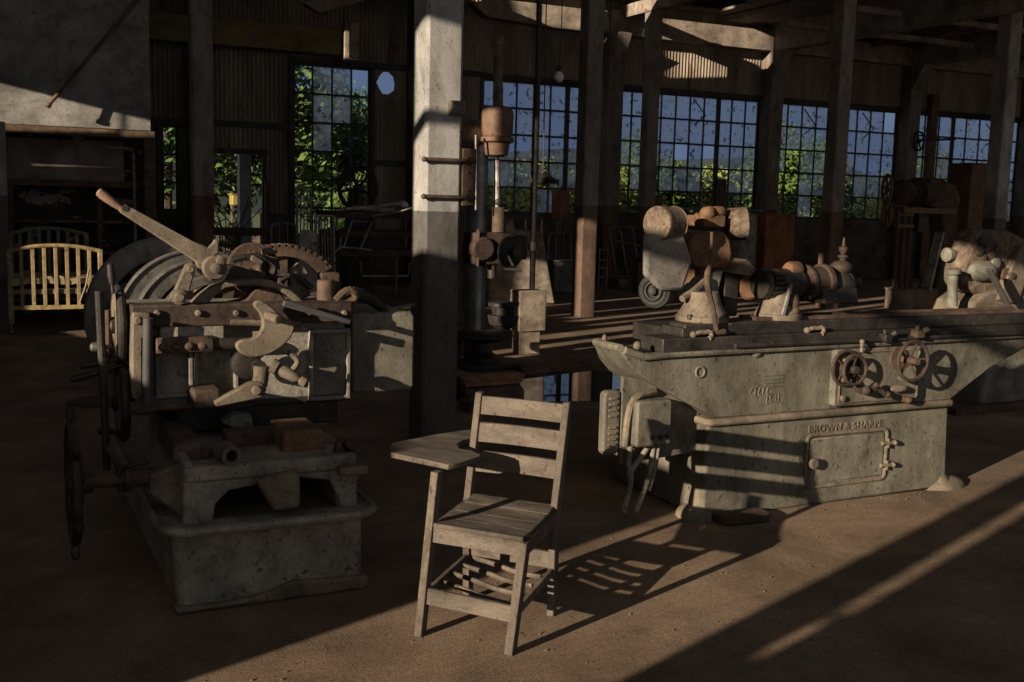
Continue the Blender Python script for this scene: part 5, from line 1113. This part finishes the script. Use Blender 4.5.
zl = bed_base('rusty bed base at the bottom of the stack at the left back', 17.9, 253, 0.0, 326, 420)
zm = bed_base('middle bed base of the stack, with thin bent rods over it', 17.95, 234, zl+.05, 338, 430)
zu = bed_base('upper rusty bed base lying on top of the stack at the left back', 18.0, 215, zm+.05, 335, 430)
t = thing('tube_frame', 'bent pale tubes lying across the stacked bed bases', 'frame', G(360, 240, 17.7).x, 17.75, zl)
for P_ in (((344, 246), (352, 221), (372, 222), (360, 250)), ((372, 216), (398, 212), (412, 208)), ((326, 262), (340, 247), (372, 250)), ((360, 262), (362, 276), (408, 276), (410, 262))):
    b = B(); b.tube([G(x, y, 17.72) for x, y in P_], .018, 8); obj('tube', b, 'bed_metal', t)
q = G(350, 212, 19.0)
for k, (x0, y0, x1, y1) in enumerate(((338, 210, 402, 203), (345, 208, 388, 211), (352, 206, 396, 210))):
    b = B(); vv = 18.2+.3*k; p1_, p2_ = G(x0, y0, vv), G(x1, y1, vv); b.bar(p1_, p2_, .05, .04); solo('scrap_bar', ('long thin bar sloping up to the right on top of the bed stack', 'short bar sloping down on top of the bed stack', 'bar at the back on top of the bed stack')[k], 'bar', b, 'bed_metal', p1_.x, vv, p1_.z)
b = B(); p_ = G(403, 205, 18.4); b.ball((p_.x, 18.4, p_.z), (.10, .08, .07)); b.rough_up(.03, 8); solo('plaster_lump', 'small pale lump at the right end of the top bed base', 'lump', b, 'porcelain', p_.x, 18.4, p_.z)
q = G(358, 188, 20.4)
t = thing('pulley_wheel', 'dark spoked pulley wheel standing under the tall left window', 'wheel', q.x, 20.4, 0)
handwheel(t, (q.x, 20.4, q.z), (.25, -1, 0), .42, .045, 5, .08, 'dark_iron', 'wheel', ph=.2)
b = B(); b.taper((q.x-.3, q.x+.3, 20.3, 20.8, 0), (q.x-.12, q.x+.12, 20.45, 20.65, q.z)); obj('stand', b, 'dark_iron', t, .02)
# ================================================================== WHEELED FRAMES BEYOND THE MIDDLE COLUMN
bed_end('bed_headboard', 'rounded pale tube bed end left of the rusty middle column', 20.5, (557, 221), (582, 221), .05, 0, 'worn_steel', grp='old bed frames stored at the back')
bed_end('bed_headboard', 'lower rounded bed end with bright tubes beside the rusty middle column', 19.75, (549, 233), (571, 234), .05, 2, 'worn_steel', grp='old bed frames stored at the back')
q = G(560, 283, 19.3); t = thing('metal_tray', 'dull green metal box on the floor before the tube bed ends', 'box', q.x, 19.3, 0)
a_, c_ = G(552, 262, 19.3), G(576, 280, 19.3); b = B(); b.box(a_.x, c_.x, 19.2, 19.5, 0, a_.z); obj('body', b, 'mottled_green', t, .02)
b = B(); b.box(a_.x-.02, c_.x+.02, 19.18, 19.52, a_.z, a_.z+.04); obj('lid', b, 'mottled_green', t, .01)
q = G(561, 192, 20.1)
t = thing('drip_stand', 'thin upright rod on a foot standing before the low red board at the window', 'stand', q.x, 20.1, 0)
b = B(); b.cyl((q.x, 20.1, 0.02), (q.x, 20.1, q.z), .02); obj('pole', b, 'worn_steel', t)
b = B(); b.box(q.x-.2, q.x+.2, 20.07, 20.13, 0, .04); b.box(q.x-.03, q.x+.03, 20.0, 20.2, 0, .04); obj('foot', b, 'worn_steel', t)
b = B(); b.tube([(q.x-.1, 20.1, q.z+.06), (q.x, 20.1, q.z), (q.x+.1, 20.1, q.z+.05)], .012, 6); obj('hook', b, 'worn_steel', t)
tv = 19.7
t = thing('hand_truck', 'tube framed hand truck with small wheels right of the rusty middle column', 'trolley', G(625, 280, tv).x, tv, 0)
for P_ in (((609, 229), (614, 262), (617, 275)), ((620, 228), (625, 262), (628, 274)), ((632, 229), (637, 258))):
    b = B(); b.tube([G(x, y, tv) for x, y in P_], .026, 8); obj('upright', b, 'worn_steel', t)
for P_ in (((606, 229), (622, 226), (638, 228)), ((613, 240), (640, 246)), ((613, 276), (640, 278))):
    b = B(); b.tube([G(x, y, tv) for x, y in P_], .022, 8); obj('cross_tube', b, 'worn_steel', t)
for px in (613, 636): q = G(px, 273, tv); b = B(); b.annulus((q.x-.02, tv, .12), (0, 1, 0), .12, .06, .05, 24); obj('wheel', b, 'rubber', t)
a_, c_ = G(614, 268, tv-.1), G(626, 276, tv-.1); b = B(); b.box(a_.x, c_.x, tv-.3, tv, .06, .06+a_.z-c_.z); obj('toe_plate', b, 'worn_steel', t, .01)
t = thing('ladder_frame', 'short ladder-like tube frame tight behind the rusty middle column', 'frame', G(603, 270, 18.9).x, 18.9, 0)
for px in (599.5, 607.5): p_, q_ = G(px, 248, 18.9), G(px, 282, 18.9); b = B(); b.cyl((p_.x, 18.9, 0), (p_.x, 18.9, p_.z), .02); obj('side_tube', b, 'worn_steel', t)
for y in (250, 260, 268, 277): p_, q_ = G(599.5, y, 18.9), G(607.5, y, 18.9); b = B(); b.cyl(p_, q_, .018); obj('rung', b, 'worn_steel', t)
q = G(637, 276, 19.0); b = B(); a_ = G(641, 262, 19.0); b.box(a_.x-.22, a_.x+.02, 18.75, 18.95, 0, a_.z); solo('timber_stub', 'short orange-brown timber stub on the floor left of the grinding wheel', 'block', b, 'bright_rust', q.x, 19.0, 0, bev=.01)
# ================================================================== AT THE WINDOW WALL
dv_ = 20.9; a_, c_ = G(672, 207, dv_), G(765, 212, dv_)
t = thing('work_bench', 'long bench with a bluish top under the widest window', 'bench', (a_.x+c_.x)/2, dv_, 0)
b = B(); b.box(a_.x, c_.x, dv_, dv_+.7, a_.z-.07, a_.z); obj('bench_top', b, 'blue_steel', t, .01)
for u in (a_.x+.1, c_.x-.1):
    for vv in (dv_+.06, dv_+.62): b = B(); b.box(u-.04, u+.04, vv-.04, vv+.04, 0, a_.z-.07); obj('leg', b, 'dark_wood', t)
b = B(); b.box(a_.x+.1, c_.x-.1, dv_+.06, dv_+.6, .35, .4); obj('shelf', b, 'dark_wood', t)
dv_ = 19.8; a_, c_ = G(733, 214, dv_), G(752, 270, dv_)
t = thing('steel_drum', 'dull steel drum standing before the bench, behind the grinding head', 'drum', (a_.x+c_.x)/2, dv_, 0)
b = B(); r_ = (c_.x-a_.x)/2; h_ = a_.z; b.lathe(((a_.x+c_.x)/2, dv_, 0), (0, 0, 1), [(0, r_), (h_*.33-.02, r_), (h_*.33, r_*1.03), (h_*.33+.02, r_), (h_*.66-.02, r_), (h_*.66, r_*1.03), (h_*.66+.02, r_), (h_, r_), (h_, r_*.93), (h_-.02, r_*.93)], 30); obj('shell', b, 'bed_metal', t)
b = B(); b.ring(((a_.x+c_.x)/2, dv_, h_), (0, 0, 1), r_, .015, 30, 8); obj('rim', b, 'bed_metal', t)
def cabinet(lab, v, x0, y0, x1, m, dep=.5):
    a_, c_ = G(x0, y0, v), G(x1, y0, v); z = a_.z; u0, u1 = a_.x, c_.x
    t = thing('cabinet', lab, 'cabinet', (u0+u1)/2, v, 0)
    b = B(); b.box(u0, u1, v+.025, v+dep, .08, z); obj('body', b, m, t, .008)
    b = B(); b.box(u0+.03, u1-.03, v+.05, v+dep-.03, 0, .08); obj('plinth', b, 'dark_wood', t)
    n_ = (u0+u1)/2
    b = B(); b.box(u0+.01, u1-.01, v, v+.025, .1, z-.03); d_ = obj('door', b, m, t, .006)
    b = B(); b.cyl((u1-.08, v-.03, z*.55), (u1-.08, v, z*.55), .015); obj('handle', b, 'bed_metal', d_)
    b = B(); b.box(u0-.02, u1+.02, v-.02, v+dep+.01, z, z+.03); obj('top', b, m, t, .006)
cabinet('reddish brown cabinet against the far wall right of the grinding head', 19.6, 766, 215, 796, 'red_brown_panel')
cabinet('tall brown locker beside the pale column at the right edge', 17.2, 972, 164, 1001, 'brown_paint', .6)
# ================================================================== BELT-DRIVEN MACHINE (far right)
bv = 14.9
t = thing('belt_machine', 'rusty overhead belt pulley on thin rods and drum base, near the right windows', 'machine', G(915, 305, bv).x, bv+.3, 0)
def M_(px, py, dv=0): return G(px, py, bv+dv)
for px in (897, 903, 909): p_, q_ = M_(px+2, 208), M_(px-3, 288); b = B(); b.cyl(q_, p_, .035); obj('rod', b, 'rusty_iron', t)
for y in (214, 226): b = B(); b.box(M_(896, y).x, M_(912, y).x, bv-.05, bv+.05, M_(900, y).z-.03, M_(900, y).z+.03); obj('tie_plate', b, 'brown_paint', t)
q = M_(900, 296); zt_ = M_(900, 288).z; r_ = (M_(911, 290).x-M_(890, 290).x)/2; b = B(); b.lathe((q.x, bv, 0), (0, 0, 1), [(0, r_), (zt_-.03, r_), (zt_-.02, r_*1.08), (zt_, r_*1.08)], 26); obj('base_drum', b, 'tan_paint', t)
a_, c_ = M_(910, 289), M_(936, 289); b = B(); b.box(a_.x, c_.x, bv-.05, bv+.6, 0, a_.z); b.cyl((M_(917, 289).x, bv+.1, a_.z), (M_(917, 289).x, bv+.1, a_.z+.12), .08); obj('base_box', b, 'brown_paint', t, .01)
b = B(); b.prism(P2(bv+.1, (933, 306), (958, 306), (957, 250), (958, 215), (961, 198), (956, 186), (943, 179), (930, 179), (930, 206), (941, 209), (944, 232), (940, 270)), bv+.1, bv+.45); obj('leg', b, 'rusty_iron', t, .03)
b = B(); p_, q_ = M_(926, 290), M_(940, 232); b.bar(p_, q_, .2, .05); obj('guard_sheet', b, 'bed_metal', t)
b = B(); b.box(M_(900, 209).x, M_(952, 209).x, bv-.1, bv+.4, M_(900, 211).z-.04, M_(900, 207).z); obj('head_plate', b, 'brown_paint', t, .01)
q = M_(922, 193); R_ = (q-M_(922, 178)).length
b = B(); b.lathe((M_(918, 193).x, bv+.1, q.z), (1, .35, 0), [(0, R_*.3), (.0, R_), (.05, R_), (.06, R_*.92), (.55, R_*.92), (.7, R_*.8), (.72, R_*.3)], 36); obj('belt_drum', b, 'dark_rust', t)
b = B(); b.lathe((M_(916, 193).x-.0, bv+.085, q.z), (-1, -.35, 0), [(0, R_*.62), (.03, R_*.62), (.05, R_*.4)], 28); obj('drum_face', b, 'rusty_iron', t)
b = B(); b.lathe((M_(908, 192).x, bv+.05, q.z+.0), (-1, -.35, 0), [(0, .1), (.05, .22), (.14, .24), (.2, .14), (.24, .06)], 24); b.rough_up(.01, 6); obj('bearing', b, 'rusty_iron', t)
b = B(); b.box(M_(921, 222).x, M_(930, 222).x, bv+.05, bv+.2, M_(920, 232).z, M_(920, 208).z); obj('belt_fork', b, 'dark_iron', t)
for y, rr_ in ((189, .25), (214, .24)):
    q = M_(887, y, -.1); handwheel(t, (q.x, bv-.1, q.z), (.9, -.44, 0), rr_, .03, 6, .04, 'brown_paint', 'spoked_wheel', ph=.3)
q = M_(919, 141, 6.6)
# valve wheel before the window
q = G(919, 141, 21.6); t = thing('valve_wheel', 'small dark valve wheel on a rod high before the right window', 'valve', q.x, 21.6, q.z)
handwheel(t, (q.x, 21.6, q.z), (.2, -1, 0), .24, .03, 4, .05, 'bar_iron', 'wheel')
b = B(); b.cyl((q.x+.1, 21.65, q.z+.02), (q.x+1.4, 21.65, q.z+.12), .03); b.cyl((q.x, 21.6, q.z), (q.x, 22.0, q.z), .03); obj('rod', b, 'bar_iron', t)
# ================================================================== ROUNDED MACHINE AT THE RIGHT EDGE
mv = 6.75
def X(px, py, dv=0): return G(px, py, mv+dv)
t = thing('round_cased_machine', 'machine with a rounded mottled green housing on a tan bed at the right edge', 'machine', X(1010, 425).x, mv+.4, 0)
a_ = X(958, 424); b = B(); b.taper((X(990, 400).x, X(1090, 400).x, mv+.1, mv+.6, 0), (X(990, 400).x, X(1090, 400).x, mv+.1, mv+.6, X(990, 345).z)); obj('cabinet_base', b, 'mottled_green', t, .03)
b = B(); b.box(X(955, 425).x, X(1090, 425).x, mv+.0, mv+.7, 0, .07); obj('floor_plate', b, 'rusty_iron', t, .01)
b = B(); b.prism(P2(mv+.2, (962, 322), (970, 302), (985, 291), (1040, 286), (1100, 290), (1100, 345), (962, 345)), mv+.15, mv+.6); obj('bed', b, 'tan_paint', t, .03)
q = X(975, 275, .3)
b = B(); pr = P2(mv+.2, (962, 282), (963, 270), (966, 256), (972, 245), (974, 234), (980, 229), (1012, 231), (1024, 237), (1050, 250), (1050, 300), (1000, 297), (976, 294), (966, 289))
b.prism(pr, mv+.2, mv+.44); hs = obj('housing', b, 'flaky_tan', t, .05)
b = B(); b.prism(P2(mv+.19, (977, 240), (984, 233), (993, 236), (1002, 250), (1000, 262), (990, 262), (982, 255)), mv+.19, mv+.25); obj('recess_shade', b, 'bar_iron', hs)  # dark plate stands in for the shade inside an open gear recess
b = B(); q = X(985, 280, .2); b.ball((X(982, 271, .2).x, mv+.2, X(982, 271, .2).z), (.19, .085, .10)); obj('belly', b, 'mottled_green', hs)
for k, (x, y, r_) in enumerate(((982, 241, .035), (988, 247, .045), (980, 252, .035), (992, 255, .04), (997, 249, .03), (984, 258, .03))):
    q = X(x, y, .18); b = B(); b.lathe((q.x, mv+.22, q.z), (0, -1, 0), [(0, r_), (.05, r_), (.055, r_*.6)], 14); b.rough_up(.006, 12); obj('gear_stub', b, 'rusty_iron', hs)
b = B(); q = X(953, 255, .3); b.lathe((q.x+.06, mv+.35, q.z), (-1, 0, 0), [(0, .05), (.05, .065), (.09, .065), (.1, .04)], 18); obj('end_knob', b, 'mottled_green', hs)
p_, q_ = X(952, 306, .15), X(953, 268, .15); b = B(); b.lathe(p_, q_-p_, [(0, .05), (.03, .05), (.12, .04), (.2, .045), (.26, .05), (.28, .045), (.29, .07), (.33, .075), (.34, .05)], 18); obj('oil_pipe', b, 'mottled_green', t)
b = B(); b.bar(X(989, 269, -.05), X(1022, 333, -.07), .06, .03); obj('belt_lever', b, 'bar_iron', t, .006)
q = X(1004, 275, .2); b = B(); b.lathe((q.x, mv+.2, q.z), (0, -1, 0), [(0, .07), (.05, .07), (.06, .03), (.1, .03)], 18); obj('bearing_cap', b, 'rusty_iron', t)
q = X(1003, 262, .2); b = B(); b.lathe((X(1010, 275).x, mv+.18, X(1010, 262).z-.02), (0, -1, 0), [(0, .05), (.03, .05), (.035, .02)], 16); obj('cover_boss', b, 'mottled_green', t)
b = B(); b.prism(P2(mv+.1, (1000, 300), (1024, 246), (1040, 246), (1020, 305)), mv+.12, mv+.2); obj('guard_sheet', b, 'tan_paint', t, .01)
# ================================================================== FLOOR LITTER
q = GF(100, 402); b = B(); b.prism([(q.x+.27*math.cos(k*.314), q.y+.27*math.sin(k*.314)) for k in range(20)], 0, .012, 'z'); solo('floor_cover', 'round rusty cover plate in the floor left of the shaping machine', 'cover', b, 'rusty_iron', q.x, q.y, 0, bev=.004)
b = B(); r = random.Random(11)
for k in range(900):
    if k < 420: x, y = r.uniform(0, 1024), r.uniform(430, 682)
    elif k < 640: x = r.uniform(690, 960); y = 514-(x-690)*.105+abs(r.gauss(0, 6))
    else: x, y = r.uniform(20, 1020), r.uniform(330, 460)
    p_ = GF(x, y); s = r.choice((.002, .003, .003, .004, .005, .007))*(1 if y > 430 else 1.6)
    if FV-.02 < p_.y < FV+.8 and 3.5 < p_.x < 5.6: continue
    n0 = len(b.b.verts); g = bmesh.ops.create_icosphere(b.b, subdivisions=1, radius=s)
    for v in g['verts']: v.co = Vector((v.co.x*r.uniform(.7, 1.3)+p_.x, v.co.y*r.uniform(.7, 1.3)+p_.y, v.co.z*.6+s*.3))
solo('gravel', 'small stones and crumbs scattered over the earth floor', 'gravel', b, 'rubble', 2, 4, 0, kind='stuff')
# ================================================================== COLOUR MANAGEMENT
sc = bpy.context.scene
sc.view_settings.view_transform = 'Standard'; sc.view_settings.look = 'None'; sc.view_settings.gamma = 1; sc.view_settings.use_curve_mapping = False
sc.view_settings.exposure = 0.0
sc.cycles.use_denoising = True; sc.cycles.max_bounces = 8; sc.cycles.transparent_max_bounces = 12
bpy.context.view_layer.update()
